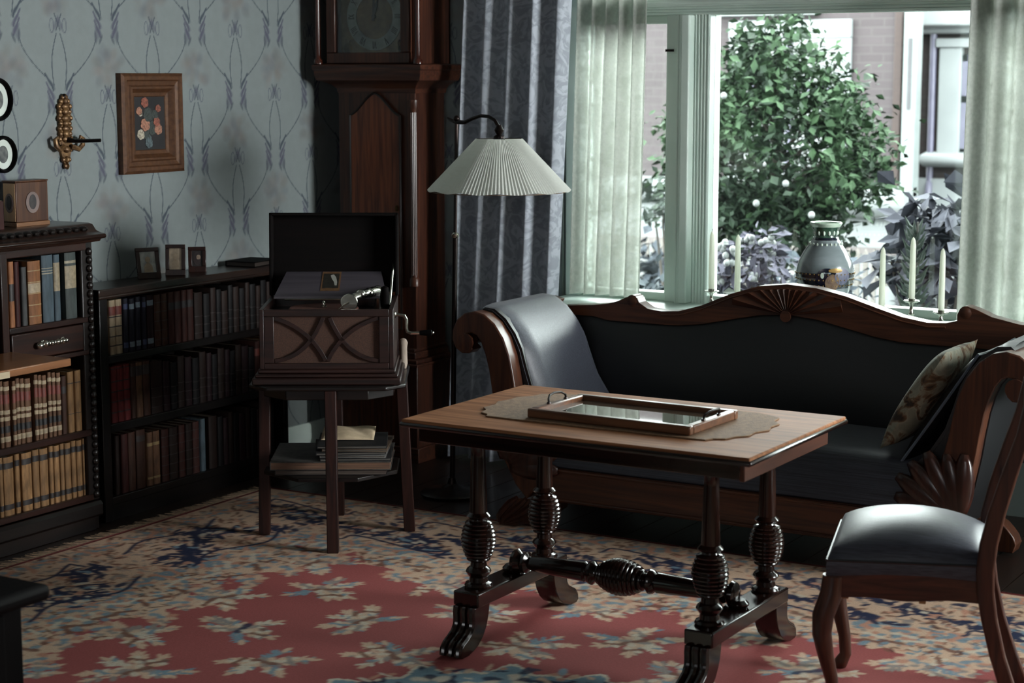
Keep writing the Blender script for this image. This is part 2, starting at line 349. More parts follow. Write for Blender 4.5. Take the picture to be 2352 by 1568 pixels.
def sheer_mat(name, t0, t1):
    m, n, l, p = nt(name); n.remove(p)
    tr = n.new('ShaderNodeBsdfTransparent'); df = n.new('ShaderNodeBsdfDiffuse'); tl = n.new('ShaderNodeBsdfTranslucent')
    df.inputs[0].default_value = lin(214, 215, 210); tl.inputs[0].default_value = lin(204, 207, 200)
    m1 = n.new('ShaderNodeMixShader'); m1.inputs[0].default_value = .78; l.new(df.outputs[0], m1.inputs[1]); l.new(tl.outputs[0], m1.inputs[2])
    tc = n.new('ShaderNodeTexCoord'); z = n.new('ShaderNodeTexNoise'); z.inputs['Scale'].default_value = 55; z.inputs['Detail'].default_value = 3
    w = n.new('ShaderNodeTexNoise'); w.inputs['Scale'].default_value = 7; ad = n.new('ShaderNodeMath'); ad.operation = 'ADD'
    mr = n.new('ShaderNodeMapRange'); mr.inputs['From Min'].default_value = .75; mr.inputs['From Max'].default_value = 1.25; mr.inputs['To Min'].default_value = t0; mr.inputs['To Max'].default_value = t1
    l.new(tc.outputs['Object'], z.inputs['Vector']); l.new(tc.outputs['Object'], w.inputs['Vector']); l.new(z.outputs[0], ad.inputs[0]); l.new(w.outputs[0], ad.inputs[1]); l.new(ad.outputs[0], mr.inputs[0])
    m2 = n.new('ShaderNodeMixShader'); l.new(mr.outputs[0], m2.inputs[0]); l.new(m1.outputs[0], m2.inputs[1]); l.new(tr.outputs[0], m2.inputs[2]); l.new(m2.outputs[0], n['Material Output'].inputs[0])
    return m
sheer = sheer_mat('lace_net', .12, .45)
curtain('net_curtain', 'white lace net curtain on the left of the window, next to the grey drape', 'curtain', -3.90, -3.575, -.06, 7.15, .79, 3.02, 5, .034, sheer)
curtain('net_curtain', 'white lace net curtain with scalloped edge at the right of the window', 'curtain', -2.17, -1.25, -.03, 7.12, .79, 3.02, 10, .034, sheer_mat('lace_net_dense', .05, .32), ph=1.0)
# wooden curtain pole above the picture
t = Thing('curtain_pole', 'dark curtain pole above the garden window', 'curtain pole', (-3, 7.12, 3.07))
t.part('pole', MB().lathe([(.018, -4.6), (.018, -1.3)], (0, 7.12, 3.08), 'x', 12), iron)
for x in (-4.45, -1.4): t.part('bracket', MB().box(x-.015, x+.015, 7.12, YW, 3.065, 3.095), iron)

# ------------------------------------------------------------------ rug
RX0, RX1, RY0, RY1 = -4.84, -.06, 1.8, 6.10
RED = lin(174, 92, 91); TAN = lin(228, 198, 172); PEA = lin(214, 160, 136); NAV = lin(36, 46, 80); BLU = lin(132, 164, 182); GRY = lin(160, 154, 150); PAL = lin(230, 222, 204); BROWN = lin(134, 92, 76); DKB = lin(92, 60, 52)
us = np.concatenate([np.arange(RX0, -.5, .0070), np.arange(-.5, RX1+.01, .03)]); vs = np.concatenate([np.arange(RY0, 2.9, .04), np.arange(2.9, RY1, .0080), [RY1]])
rc = Canvas(us, vs, RED)
U, V = np.meshgrid(us, vs)
dl = U-RX0; dr = RX1-U; db = RY1-V; df_ = V-RY0
D = np.minimum(np.minimum(dl, dr), np.minimum(db, df_))
along = np.where(np.minimum(dl, dr) < np.minimum(db, df_), V, U)
wav = .07*np.sin(along*2*PI/.62)+.03*np.sin(along*2*PI/.21+1.3)+.015*np.sin(along*2*PI/.09)
def setm(mask, col): rc.c[mask] = col[:3]
setm(D < .80+wav, TAN)
setm(D < .016, lin(120, 52, 50))
def blossom(u, v, r, cols, k=6, al=.9):
    a0 = RNG.uniform(0, PI)
    for q in range(k):
        a = a0+2*PI*q/k; rc.ell(u+r*.6*math.cos(a), v+r*.6*math.sin(a), r*.5, r*.32, a, cols[q % len(cols)], al, .4)
    rc.ell(u, v, r*.28, r*.28, 0, cols[-1], al, .4)
def inframe(u, v): return -4.9 < u < -.05 and 2.8 < v < 6.12
def border_pt(s, d):      # s runs along the left edge (up) and then along the far edge
    H = RY1-RY0
    return (RX0+d, RY0+s) if s < H-d else (RX0+d+(s-(H-d)), RY1-d)
# ground flecks of the wide border
for q in range(9000):
    d = RNG.uniform(.03, .82); s = RNG.uniform(0, 9.0); u, v = border_pt(s, d)
    if not inframe(u, v): continue
    c = [PEA, BROWN, GRY, BLU if d > .5 else GRY, TAN, TAN, DKB, BROWN][RNG.integers(8)]
    rc.ell(u, v, RNG.uniform(.010, .032), RNG.uniform(.005, .012), RNG.uniform(0, PI), c, .8, .4)
for s in np.arange(.1, 9.0, .09):
    for d0, cs in ((.10, [BLU, GRY, PEA]), (.58, [BLU, BLU, PEA]), (.67, [BLU, PEA, PAL]), (.75, [BLU, TAN, BROWN])):
        u, v = border_pt(s+RNG.uniform(-.03, .03), d0+RNG.uniform(-.03, .03))
        if inframe(u, v): blossom(u, v, RNG.uniform(.03, .05), cs)
# navy garlands
for s0 in np.arange(.25, 9.0, .80):
    for q in range(150):
        t = RNG.uniform(-.34, .34); d = .38+.10*math.sin(t*10+s0*3)+RNG.normal(0, .055)
        u, v = border_pt(s0+t, d)
        if inframe(u, v): rc.ell(u, v, RNG.uniform(.018, .042), RNG.uniform(.008, .016), RNG.uniform(0, PI), NAV, .95, .35)
    for q in range(34):
        t = RNG.uniform(-.28, .28); u, v = border_pt(s0+t, .36+.10*math.sin(t*10+s0*3)+RNG.normal(0, .05))
        if inframe(u, v): rc.ell(u, v, RNG.uniform(.012, .03), RNG.uniform(.008, .014), RNG.uniform(0, PI), [PEA, TAN, BLU, PAL][q % 4], .9, .4)
    for dd in (.53, .20):
        rc.line([border_pt(s0+t, dd+.04*math.sin(t*14)) for t in np.linspace(-.3, .3, 20)], .008, NAV, .8)
# sprays on the red field
def spray(u, v, s=1.0, a=0.0):
    nb = 7
    for k in range(nb):
        an = a+2*PI*k/nb+RNG.normal(0, .15); Lb = s*RNG.uniform(.095, .150); bend = RNG.normal(0, .35)
        pts = [(u+Lb*t*math.cos(an+bend*t), v+Lb*t*math.sin(an+bend*t)) for t in np.linspace(0, 1, 8)]
        rc.line(pts, .0055, TAN, .9)
        c1 = [TAN, PAL, TAN, GRY, TAN, BLU, TAN][k]
        for i in range(2, 8):
            for sd in (-1, 1):
                if RNG.random() < .12: continue
                la = an+bend*i/7+sd*RNG.uniform(.5, 1.0); le = s*RNG.uniform(.014, .025); c = c1 if RNG.random() < .72 else [GRY, BLU, TAN][RNG.integers(3)]
                rc.ell(pts[i][0]+le*.9*math.cos(la), pts[i][1]+le*.9*math.sin(la), le, s*RNG.uniform(.007, .011), la, c, .96, .3)
        rc.ell(pts[-1][0]+.02*math.cos(an+bend), pts[-1][1]+.02*math.sin(an+bend), .028*s, .011*s, an+bend, TAN, .95, .3)
        if k % 2 == 0: blossom(pts[5][0], pts[5][1], .036*s, [TAN, PAL, [BROWN, GRY, BLU][k % 3]], 6)
    blossom(u, v, .05*s, [PAL, TAN, GRY, NAV if RNG.random() < .4 else BROWN], 8)
MCX, MCY = -2.45, 3.92
for j in range(-2, 8):
    for i in range(0, 9):
        u = -4.21+i*.56+(.28 if j % 2 else 0); v = 5.46-.25*j
        if u-RX0 < .80 or RY1-v < .86 or math.hypot(u-MCX, v-MCY) < .80 or RX1-u < .80: continue
        spray(u+RNG.normal(0, .015), v+RNG.normal(0, .012), RNG.uniform(.92, 1.06), RNG.uniform(0, 2*PI))
for s in np.arange(.4, 8.9, .17):          # scrolls where the border meets the red field
    d = .84+.05*math.sin(s*2*PI/.62); u, v = border_pt(s, d)
    if inframe(u, v):
        blossom(u, v, .055, [TAN, PEA, TAN, BLU], 7); blossom(u+.04, v-.05, .034, [GRY, TAN], 5)
# central medallion
ang = np.arctan2(V-MCY, U-MCX); R = np.hypot(U-MCX, V-MCY); edge = .66+.035*np.cos(ang*16)+.02*np.cos(ang*32)
setm(R < edge, PAL); setm((R < edge-.02) & (R > edge-.10), BLU)
for q in range(900):
    a = RNG.uniform(0, 2*PI); r = .68*math.sqrt(RNG.uniform(.2, 1)); u, v = MCX+r*math.cos(a), MCY+r*math.sin(a)
    if inframe(u, v): rc.ell(u, v, RNG.uniform(.012, .035), RNG.uniform(.006, .015), RNG.uniform(0, PI), [NAV, NAV, PEA, TAN, PAL, BLU][q % 6], .9, .4)
for k in range(16):
    a = 2*PI*k/16; blossom(MCX+.55*math.cos(a), MCY+.55*math.sin(a), .07, [NAV, PAL, BLU], 8)
P = np.empty((len(vs), len(us), 3)); P[..., 0] = U; P[..., 1] = V; P[..., 2] = .012+.0015*np.sin(U*3.1)*np.sin(V*2.7)
rug_m = vcol_mat('wool_rug', .95, 160, .3, .5, 700)
rug = Thing('oriental_rug', 'large red oriental rug with floral sprays and a tan and navy border on the floor', 'rug', ((RX0+RX1)/2, (RY0+RY1)/2, 0))
P[..., 0] -= rug.loc.x; P[..., 1] -= rug.loc.y
grid_obj('pile', P, rc.c*np.array([.74, .70, .68]), rug_m, rug.o)
m = MB().box(RX0, RX1, RY0, RY0+.01, .001, .012); m.box(RX0, RX0+.004, RY0, RY1, .001, .0125); m.box(RX0, RX1, RY1-.004, RY1, .001, .0125); m.box(RX1-.004, RX1, RY0, RY1, .001, .0125)
rug.part('binding', m, mat('rug_binding', lin(110, 52, 48)), smooth=False)
m = MB()
for k, y in enumerate(np.arange(3.2, RY1, .0052)):
    L = RNG.uniform(.06, .095); dy = RNG.normal(0, .012)
    m.add([(RX0+.003, y-.0026, .011), (RX0+.003, y+.0026, .011), (RX0-L, y+dy+.002, .004), (RX0-L, y+dy-.002, .004)], [(0, 1, 2, 3)])
rug.part('fringe', m, mat('rug_fringe', lin(240, 210, 180), lin(214, 180, 150), .9, (90, 90, 90)), kind='stuff', smooth=False)

# ------------------------------------------------------------------ tall carved bookcase (left edge of the picture)
FX = -4.98
bc = Thing('carved_bookcase', 'tall dark oak bookcase with carved cornice, beaded corner column, drawer and let-down leaf', 'bookcase', (-5.1, 4.6, 0))
Y0, Y1 = 3.9, 5.235
bc.part('back_panel', MB().box(XW+.005, XW+.02, Y0, Y1-.02, 0, 1.12), dark('y'))
bc.part('side_panel', MB().box(XW+.005, FX-.012, Y1-.028, Y1, 0, 1.12), dark('z'), bevel=.003)
bc.part('side_panel', MB().box(XW+.005, FX-.012, Y0, Y0+.03, 0, 1.12), dark('z'), bevel=.003)
m = MB().box(XW+.02, FX, Y0+.03, Y1-.028, 0, .115); m.prism([(FX-.02, .115), (FX, .115), (FX+.012, .10), (FX+.012, .06), (FX, .05)], 'y', Y0, Y1)
bc.part('plinth', m, dark('y'), bevel=.003)
for z0, z1, y0 in ((.118, .142, Y0+.03), (.372, .398, Y0+.03), (.688, .706, 4.80), (.812, .834, 4.80)):
    bc.part('shelf', MB().box(XW+.02, FX-.006, y0, Y1-.03, z0, z1), mah('y'), bevel=.003)
bc.part('partition', MB().box(XW+.02, FX-.004, 4.765, 4.798, .66, 1.11), mah('z'), bevel=.003)
bc.part('top_rail', MB().box(FX-.03, FX-.006, Y0+.03, Y1-.03, 1.088, 1.118), mah('y'), bevel=.003)
# column with carved beads
m = MB().box(FX-.035, FX-.008, 5.178, 5.238, .115, 1.12); col = bc.part('corner_column', m, dark('z'), bevel=.004)
m = MB()
for k in range(30): m.sphere((FX-.004, 5.216, .14+.0325*k), (.012, .014, .0155), 10, 6)
bc.part('carved_beads', m, wood('bead_oak', lin(36, 26, 22), lin(18, 12, 12), 'z', rough=.35, coat=.3), parent=col)
# cornice
prof = [(XW+.005, 1.118), (FX+.004, 1.118), (FX+.012, 1.128), (FX+.034, 1.132), (FX+.040, 1.140), (FX+.034, 1.149), (FX+.012, 1.152), (FX-.012, 1.160), (FX-.030, 1.182), (FX-.05, 1.187), (XW+.005, 1.187)]
cor = bc.part('cornice', MB().prism(prof, 'y', Y0-.03, Y1+.035), wood('cornice_oak', lin(64, 42, 32), lin(36, 23, 19), 'y', rough=.28, coat=.6), bevel=.002)
m = MB()
for k in range(32):
    y = Y0+.03+.041*k; m.sphere((FX-.016, y, 1.168), (.018, .019, .013), 8, 6)
bc.part('gadroon_carving', m, dark('y'), parent=cor)
# drawer
dr = bc.part('drawer', MB().box(FX-.20, FX-.002, 4.805, 5.172, .710, .809), mah('y'), bevel=.004)
m = MB()
for k, (y, r) in enumerate(((4.955, .014), (4.972, .010), (4.985, .012), (5.0, .010), (5.015, .012), (5.03, .010), (5.045, .012), (5.06, .009))):
    m.sphere((FX+.018, y, .762), (r*.9, r*1.1, r), 10, 8)
m.lathe([(.012, 0), (.012, .003), (.006, .006), (.005, .018)], (FX-.002, 4.955, .762), 'x', 12); m.lathe([(.012, 0), (.012, .003), (.006, .006), (.005, .018)], (FX-.002, 5.06, .762), 'x', 12)
m.sphere((FX+.016, 4.93, .758), (.012, .018, .013), 10, 8)
bc.part('handle', m, chrome, parent=dr, label='bright metal drawer handle')
# let-down writing leaf
lf = bc.part('writing_leaf', MB().box(-4.985, -4.687, 4.06, 4.80, .722, .75), wood('leaf_oak', *OAK, 'y', rough=.3), bevel=.004, label='light oak let-down leaf')
bc.part('lock_plate', MB().box(-4.688, -4.682, 4.40, 4.50, .722, .744), mat('pale_plate', lin(176, 160, 130), lin(150, 130, 104), .5), parent=lf)
bc.part('leaf_support', MB().box(-4.975, -4.80, 4.10, 4.13, .68, .722), dark('x'))

# ------------------------------------------------------------------ low bookcase
FX2 = -5.02
lb = Thing('low_bookcase', 'low black three-shelf bookcase along the left wall with photographs on top', 'bookcase', (-5.12, 5.9, 0))
A0, A1 = 5.30, 6.475
blk = lambda ax: wood('black_oak', lin(22, 15, 13), lin(11, 8, 8), ax, rough=.36)
lb.part('back_panel', MB().box(XW+.032, XW+.042, A0, A1, .02, .9), blk('y'))
lb.part('side_panel', MB().box(XW+.028, FX2, A0, A0+.046, 0, .897), blk('z'), bevel=.003)
lb.part('side_panel', MB().box(XW+.028, FX2, A1-.03, A1, 0, .897), blk('z'), bevel=.003)
m = MB().box(XW+.004, FX2+.012, A0-.012, A1+.015, .897, .925); m.lathe([(.008, A0-.012), (.008, A1+.015)], (FX2+.006, 0, .893), 'y', 10)
lb.part('top_board', m, wood('case_top_oak', lin(54, 38, 31), lin(30, 22, 19), 'y', rough=.3, coat=.5), bevel=.004)
for z0, z1 in ((.628, .658), (.352, .386), (.062, .094)):
    lb.part('shelf', MB().box(XW+.04, FX2-.004, A0+.04, A1-.03, z0, z1), blk('y'), bevel=.003)
lb.part('plinth', MB().box(XW+.04, FX2-.012, A0+.04, A1-.03, 0, .062), blk('y'))

# ------------------------------------------------------------------ books
COLS = {'tan': (176, 128, 88), 'orange tan': (186, 124, 84), 'maroon': (74, 34, 31), 'grey': (92, 92, 92), 'banded tan': (166, 112, 74), 'slate blue': (92, 108, 118), 'cream': (206, 184, 152), 'navy': (40, 40, 54),
        'dark brown': (46, 30, 25), 'brown': (78, 50, 39), 'light brown': (122, 88, 66), 'red': (128, 50, 50), 'plum': (48, 28, 32), 'buff': (164, 124, 84), 'black': (22, 19, 21), 'reddish brown': (74, 39, 33), 'grey green': (84, 92, 90)}  # dark brown, black, plum: dark leather deepened; right-end shade is in the colour
def leather(c, k=0):
    rgb = COLS[c]; return mat('book_cloth_'+c.replace(' ', '_')+str(k), lin(*[min(255, x*(1.0+.06*k)) for x in rgb]), lin(*[x*.8 for x in rgb]), .6, (60, 60, 14), 5, .15, 300, spec=.2)
def flatm(name, rgb): return mat('book_'+name, lin(*rgb), lin(*[x*.8 for x in rgb]), .55, (50, 50, 50))
BL = {'black': flatm('black_band', (22, 20, 22)), 'blue': flatm('blue_label', (60, 74, 120)), 'pale blue': flatm('pale_blue_label', (140, 158, 172)), 'gold': flatm('gold_tooling', (190, 160, 110)), 'cream': flatm('cream_band', (205, 182, 148)),
      'dark': flatm('dark_label', (44, 32, 30)), 'red': flatm('red_label', (140, 62, 50)), 'ornament': flatm('ornament', (182, 164, 132)), 'pale': flatm('pale_label', (190, 178, 150))}
def book(x, y0, y1, z0, z1, depth, colr, bands, label, group, k=0):
    w = (y1-y0)-.0015; h = z1-z0; yc = (y0+y1)/2
    t = Thing('book', label, 'book', (x, yc, z0), group=group, world=False)
    hw = w/2; b = min(.006, hw*.6); th = min(.0025, hw*.3)
    def outl(e):
        pts = [(-depth, -hw-e)]
        for q in range(7):
            a = -PI/2+PI*q/6; pts.append((-b+(b+e)*math.cos(a), (hw+e)*math.sin(a)))
        return pts+[(-depth, hw+e)]
    def inner():
        return [(-depth, -hw+th)]+[(-b-.001+(b-th)*max(0, math.cos(-PI/2+PI*q/6)), (hw-th)*math.sin(-PI/2+PI*q/6)) for q in range(7)]+[(-depth, hw-th)]
    t.part('cover', MB().strip(outl(0), inner(), 'z', 0, h), leather(colr, k), smooth=True)
    t.part('pages', MB().box(-depth+.004, -b-.002, -hw+th, hw-th, .003, h-.004), paper, smooth=False)
    for nm, col, zs_ in bands:
        e = .0012 if nm == 'raised_band' else .0006
        for f0, f1 in zs_:
            o = outl(e)[1:-1]; i_ = outl(-.0004)[1:-1]; t.part(nm, MB().strip(o, i_, 'z', h*f0, h*f1), BL[col], smooth=True)
    return t
RB = [(.12, .135), (.30, .315), (.48, .495), (.66, .675), (.84, .855)]
# upper compartment, tall case
G = 'books above the drawer of the carved bookcase'
U1 = [(4.799, 4.816, 1.085, 'tan', [], 'thin tan book, nearest the partition, above the drawer of the carved bookcase'),
      (4.821, 4.847, 1.075, 'orange tan', [('title_label', 'dark', [(.40, .66)])], 'orange tan book with a dark spine label above the drawer'),
      (4.849, 4.874, 1.072, 'maroon', [], 'maroon book between the orange tan book and the short grey one'),
      (4.883, 4.909, 1.050, 'grey', [], 'short grey book above the drawer, lowest of its row'),
      (4.917, 4.981, 1.068, 'banded tan', [('raised_band', 'gold', RB), ('title_label', 'cream', [(.50, .65)])], 'thick tan leather book with gold bands above the drawer'),
      (4.988, 5.046, 1.084, 'slate blue', [('title_lettering', 'pale', [(.72, .735), (.76, .772), (.80, .81)])], 'thick slate blue book above the drawer'),
      (5.048, 5.080, 1.082, 'slate blue', [('gilt_ornament', 'ornament', [(.45, .88)])], 'slate blue book with beige spine ornament touching the thick blue one'),
      (5.107, 5.167, 1.084, 'grey green', [('gilt_ornament', 'ornament', [(.46, .80)]), ('title_lettering', 'pale', [(.84, .88)])], 'grey book with beige spine ornament standing alone beside the beaded column')]
for y0, y1, z1, c, b, lab in U1: book(-5.0, y0, y1, .834, z1, .17, c, b, lab, G)
ORD = ['first', 'second', 'third', 'fourth', 'fifth', 'sixth', 'seventh', 'eighth', 'ninth', 'tenth', 'eleventh', 'twelfth', 'thirteenth', 'fourteenth', 'fifteenth', 'sixteenth', 'seventeenth', 'eighteenth', 'nineteenth', 'twentieth']
mid = [(4.753, 4.77), (4.775, 4.803), (4.816, 4.833), (4.834, 4.853), (4.855, 4.876), (4.879, 4.909), (4.926, 4.944), (4.945, 4.964), (4.966, 4.989), (4.996, 5.014), (5.017, 5.036), (5.041, 5.063), (5.067, 5.093), (5.099, 5.132), (5.139, 5.172)]
for i, (y0, y1) in enumerate(mid):
    n_ = ORD[len(mid)-1-i]
    if i >= 13: c, b, z1 = 'buff', [('raised_band', 'dark', [(.8, .815), (.3, .31)])], .632; d = 'plain buff leather book'
    elif i == 12: c, b, z1 = 'brown', [('title_label', 'dark', [(.7, .82)])], .62; d = 'brown leather book'
    else: c, b, z1 = 'light brown', [('raised_band', 'cream', [(.86, .92), (.50, .56), (.40, .46), (.08, .16)]), ('title_label', 'red', [(.66, .80)]), ('volume_label', 'black', [(.22, .32)])], .645-.004*(i % 3); d = 'tan volume with red and black labels'
    if y1-y0 > .001: book(-5.0, y0, y1, .398, z1, .16, c, b, f'{d}, carved bookcase middle shelf, {n_} from the beaded column', 'books on the middle shelf of the carved bookcase', i % 3)
low = [(4.737, 4.757), (4.761, 4.81), (4.816, 4.84), (4.851, 4.901), (4.905, 4.939), (4.943, 4.985), (4.99, 5.012), (5.015, 5.044), (5.047, 5.069), (5.073, 5.104), (5.107, 5.132), (5.135, 5.164), (5.167, 5.2)]
for i, (y0, y1) in enumerate(low):
    y1 = min(y1, 5.176); y0 = min(y0, y1-.02) if i < 12 else 5.1655
    if i == 11: y1 = 5.164
    book(-5.0, y0, y1, .142, .364-.003*(i % 2), .16, 'buff', [('title_label', 'dark', [(.80, .90)]), ('volume_label', 'dark', [(.10, .19)])],
         f'buff book with dark labels, carved bookcase bottom shelf, {ORD[12-i]} from the beaded column', 'buff books on the bottom shelf of the carved bookcase', i % 4)
# low bookcase
def row(L, z0, spec, shelfname, group):
    n = len(L)
    for i, (y0, y1) in enumerate(L):
        c, b, z1, d = spec(i)
        book(-5.04, y0, min(y1, A1-.032), z0, z1, .13, c, b, f'{d}, low bookcase {shelfname} shelf, {ORD[i] if i < 20 else "twenty-"+ORD[i-20]} from left', group, i % 3)
def fill(L, w=(.030, .045), gap=.003):
    y = L[-1][1]+.004
    while y < A1-.075:
        ww = random.uniform(*w); L.append((y, y+ww)); y += ww+gap
    return L
u = fill([(5.38, 5.415), (5.417, 5.452), (5.461, 5.486), (5.496, 5.524), (5.534, 5.559), (5.572, 5.593), (5.6, 5.636), (5.642, 5.681), (5.686, 5.72), (5.728, 5.763), (5.765, 5.803), (5.808, 5.84), (5.843, 5.881), (5.887, 5.939), (5.945, 5.985)])
def su(i):
    if i < 2: return 'cream', [('raised_band', 'black', [(.15, .17), (.32, .34), (.50, .52), (.68, .70)]), ('title_label', 'red', [(.72, .88)])], .873, 'cream vellum book with black bands'
    if i in (2, 3, 4, 5, 6): return ('plum' if i == 6 else 'navy'), [('title_label', ('blue', 'pale blue', 'pale blue', 'blue', 'pale blue')[i-2], [(.80, .90)]), ('volume_label', ('blue', 'pale blue', 'pale blue', 'blue', 'pale blue')[i-2], [(.08, .18)])], .872-.004*(i % 2), 'dark book with blue labels'
    if i < 9: return 'brown', [('raised_band', 'dark', RB)], .868, 'brown leather book'
    if i < 13: return 'reddish brown', [('title_label', 'black', [(.66, .80)])], .87, 'reddish brown book with a black label'
    return ('dark brown' if i % 2 else 'black'), [('raised_band', 'dark', RB[:3])], .862-.01*(i % 3), 'dark leather book'
row(u, .658, su, 'top', 'books on the top shelf of the low bookcase')
q = fill([(5.379, 5.414), (5.416, 5.451), (5.453, 5.488), (5.494, 5.521), (5.524, 5.562), (5.565, 5.606), (5.611, 5.681), (5.686, 5.726), (5.731, 5.771), (5.774, 5.815), (5.82, 5.861), (5.866, 5.908), (5.91, 5.952)])
def sm(i):
    y = q[i][0]
    if i < 3: return 'red', [('raised_band', 'black', [(.17, .19), (.36, .38), (.54, .56), (.72, .74), (.95, .965)])], .61, 'red book with black bands'
    if i < 6: return ('brown', 'light brown', 'brown')[i-3], [('title_label', 'dark', [(.76, .94)])], .608, 'brown book with a dark label'
    if y > 6.25: return ('buff', 'reddish brown')[i % 2], [('title_label', 'red', [(.7, .85)])], .60, 'tan book glimpsed beside the gramophone'
    return ('dark brown', 'plum', 'black')[i % 3], [('raised_band', 'dark', RB[:3])], .60-.01*(i % 3), 'dark leather book'
row(q, .386, sm, 'middle', 'books on the middle shelf of the low bookcase')
r_ = fill([(5.39, 5.415), (5.427, 5.465), (5.467, 5.508), (5.513, 5.567), (5.577, 5.611), (5.613, 5.652), (5.663, 5.708), (5.711, 5.764), (5.77, 5.808), (5.813, 5.854), (5.857, 5.898), (5.907, 5.937), (5.96, 6.014)])
def sl(i):
    if i < 3: return ('dark brown', 'maroon', 'brown')[i], [], .332, 'tall plain brown book'
    if i == 3: return 'brown', [('title_label', 'dark', [(.8, .9)])], .334, 'thick brown book'
    if i < 6: return 'light brown', [('title_label', 'gold', [(.74, .80)]), ('volume_label', 'gold', [(.12, .16)])], .314, 'tan book with gold lines'
    if i < 11: return ('reddish brown', 'dark brown')[i % 2], [('raised_band', 'dark', RB)], .312, 'reddish brown leather book'
    if i == 11: return 'slate blue', [], .316, 'slender blue-grey book'
    return ('dark brown', 'black', 'plum')[i % 3], [], .318-.01*(i % 3), 'dark book'
row(r_, .094, sl, 'bottom', 'books on the bottom shelf of the low bookcase')
# flat dark book lying on the low bookcase
t = Thing('flat_book', 'dark closed book lying flat at the right end of the low bookcase top', 'book', (-5.11, 6.36, .925), rz=.1, world=False)
t.part('cover', MB().box(-.075, .075, -.10, .10, 0, .003).box(-.075, .075, -.10, .10, .019, .022).box(-.078, -.074, -.10, .10, 0, .022), black_wood, bevel=.001)
t.part('pages', MB().box(-.073, .07, -.095, .095, .003, .019), mat('dark_page_edges', lin(60, 50, 44)), smooth=False)

# ------------------------------------------------------------------ photo frames on the low bookcase
def photo_frame(x, y, rz, w, h, tilt, label, oval=False, img=(196, 186, 168), fr=MAH, nm='photograph'):
    t = Thing('photo_frame', label, 'photo frame', (x, y, .925), group='framed photographs on the low bookcase', world=False, rot=(-tilt, 0, rz))
    b = .016; wd = wood('photo_frame_wood', lin(60, 30, 22), lin(34, 17, 14), 'z', rough=.3, coat=.4)
    m = MB().box(-w/2, w/2, 0, .012, 0, b*1.6).box(-w/2, w/2, 0, .012, h-b, h).box(-w/2, -w/2+b, 0, .012, b*1.6, h-b).box(w/2-b, w/2, 0, .012, b*1.6, h-b)
    t.part('frame', m, wd, bevel=.002)
    t.part('backing', MB().box(-w/2+.004, w/2-.004, .011, .014, .004, h-.004), black_wood, smooth=False)
    pm = mat('photo_print_'+str(img[0]), lin(*img), lin(*[c*.72 for c in img]), .35, (30, 30, 22), 3)
    if oval:
        t.part('mount', MB().box(-w/2+b, w/2-b, .006, .010, b*1.6, h-b), mat('dark_mount', lin(30, 20, 20)), smooth=False)
        o = [(math.cos(a)*(w/2-b)*.75, (h+b*.6)/2+math.sin(a)*(h/2-b)*.75) for a in np.linspace(0, 2*PI, 25)[:-1]]
        t.part('photograph', MB().prism(o, 'y', .004, .007), pm)
        t.part('portrait_figure', MB().prism([(p[0]*.55+.006, h*.58+(p[1]-h*.5)*.35) for p in o], 'y', .003, .005), mat('pale_portrait', lin(150, 130, 112), lin(84, 70, 62), .4, (40, 40, 40)))
    else:
        t.part('photograph', MB().box(-w/2+b, w/2-b, .006, .010, b*1.6, h-b), pm, smooth=False)
        hd = [(math.cos(a)*w*.11, h*.62+math.sin(a)*h*.10) for a in np.linspace(0, 2*PI, 17)[:-1]]; bd = [(-w*.2, b*1.7), (w*.2, b*1.7), (w*.17, h*.42), (w*.06, h*.52), (-w*.06, h*.52), (-w*.17, h*.42)]
        t.part('portrait_figure', MB().prism(hd, 'y', .0045, .0062).prism(bd, 'y', .0045, .0062), mat('sepia_figure', lin(168, 150, 126), lin(140, 122, 100), .4, (40, 40, 40)))
    hh = h*.8*math.cos(tilt); 
    t.part('easel_strut', MB().add([(-.012, .013, h*.7), (.012, .013, h*.7), (.012, .013+h*.34, h*.085-.002), (-.012, .013+h*.34, h*.085-.002), (-.012, .011, h*.66), (.012, .011, h*.66), (.012, .011+h*.32, h*.085-.002), (-.012, .011+h*.32, h*.085-.002)], [(0, 1, 2, 3), (7, 6, 5, 4), (0, 4, 5, 1), (2, 6, 7, 3), (1, 5, 6, 2), (0, 3, 7, 4)]), black_wood, smooth=False)
    return t
photo_frame(-5.118, 5.705, math.radians(62), .098, .128, .25, 'leftmost small wooden photo frame on the low bookcase, turned sideways', img=(188, 190, 184))
photo_frame(-5.105, 5.845, math.radians(38), .082, .130, .22, 'middle wooden photo frame with a sepia portrait on the low bookcase', img=(196, 176, 150))
photo_frame(-5.115, 5.995, math.radians(42), .074, .108, .22, 'smallest photo frame with a dark oval portrait on the low bookcase', oval=True, img=(46, 36, 36))

# ------------------------------------------------------------------ box with medallions on the tall case
t = Thing('keepsake_box', 'upright brown wooden box with oval portrait medallions on the carved bookcase', 'box', (-5.10, 4.965, 1.187), world=False)
bx_m = wood('box_wood', lin(112, 72, 48), lin(78, 46, 32), 'z', rough=.4); 
bxw, bxd, bxh = .066, .165, .165
t.part('body', MB().box(-bxw, 0, 0, bxd, .016, bxh), bx_m, bevel=.003)
t.part('base_rim', MB().box(-bxw-.003, .003, -.003, bxd+.003, 0, .016), wood('box_rim', lin(176, 128, 92), lin(130, 90, 64), 'y'), bevel=.002)
t.part('lid', MB().box(-bxw-.002, .002, -.002, bxd+.002, bxh, bxh+.006), bx_m, bevel=.002)
t.part('front_panel', MB().box(-bxw+.004, -.004, -.0015, .001, .02, bxh-.004), mat('lit_box_end', lin(196, 160, 120), lin(170, 132, 96), .4, (30, 30, 6)), label='end panel coloured paler as if lit')  # light falling on this end is put into the panel's paler colour
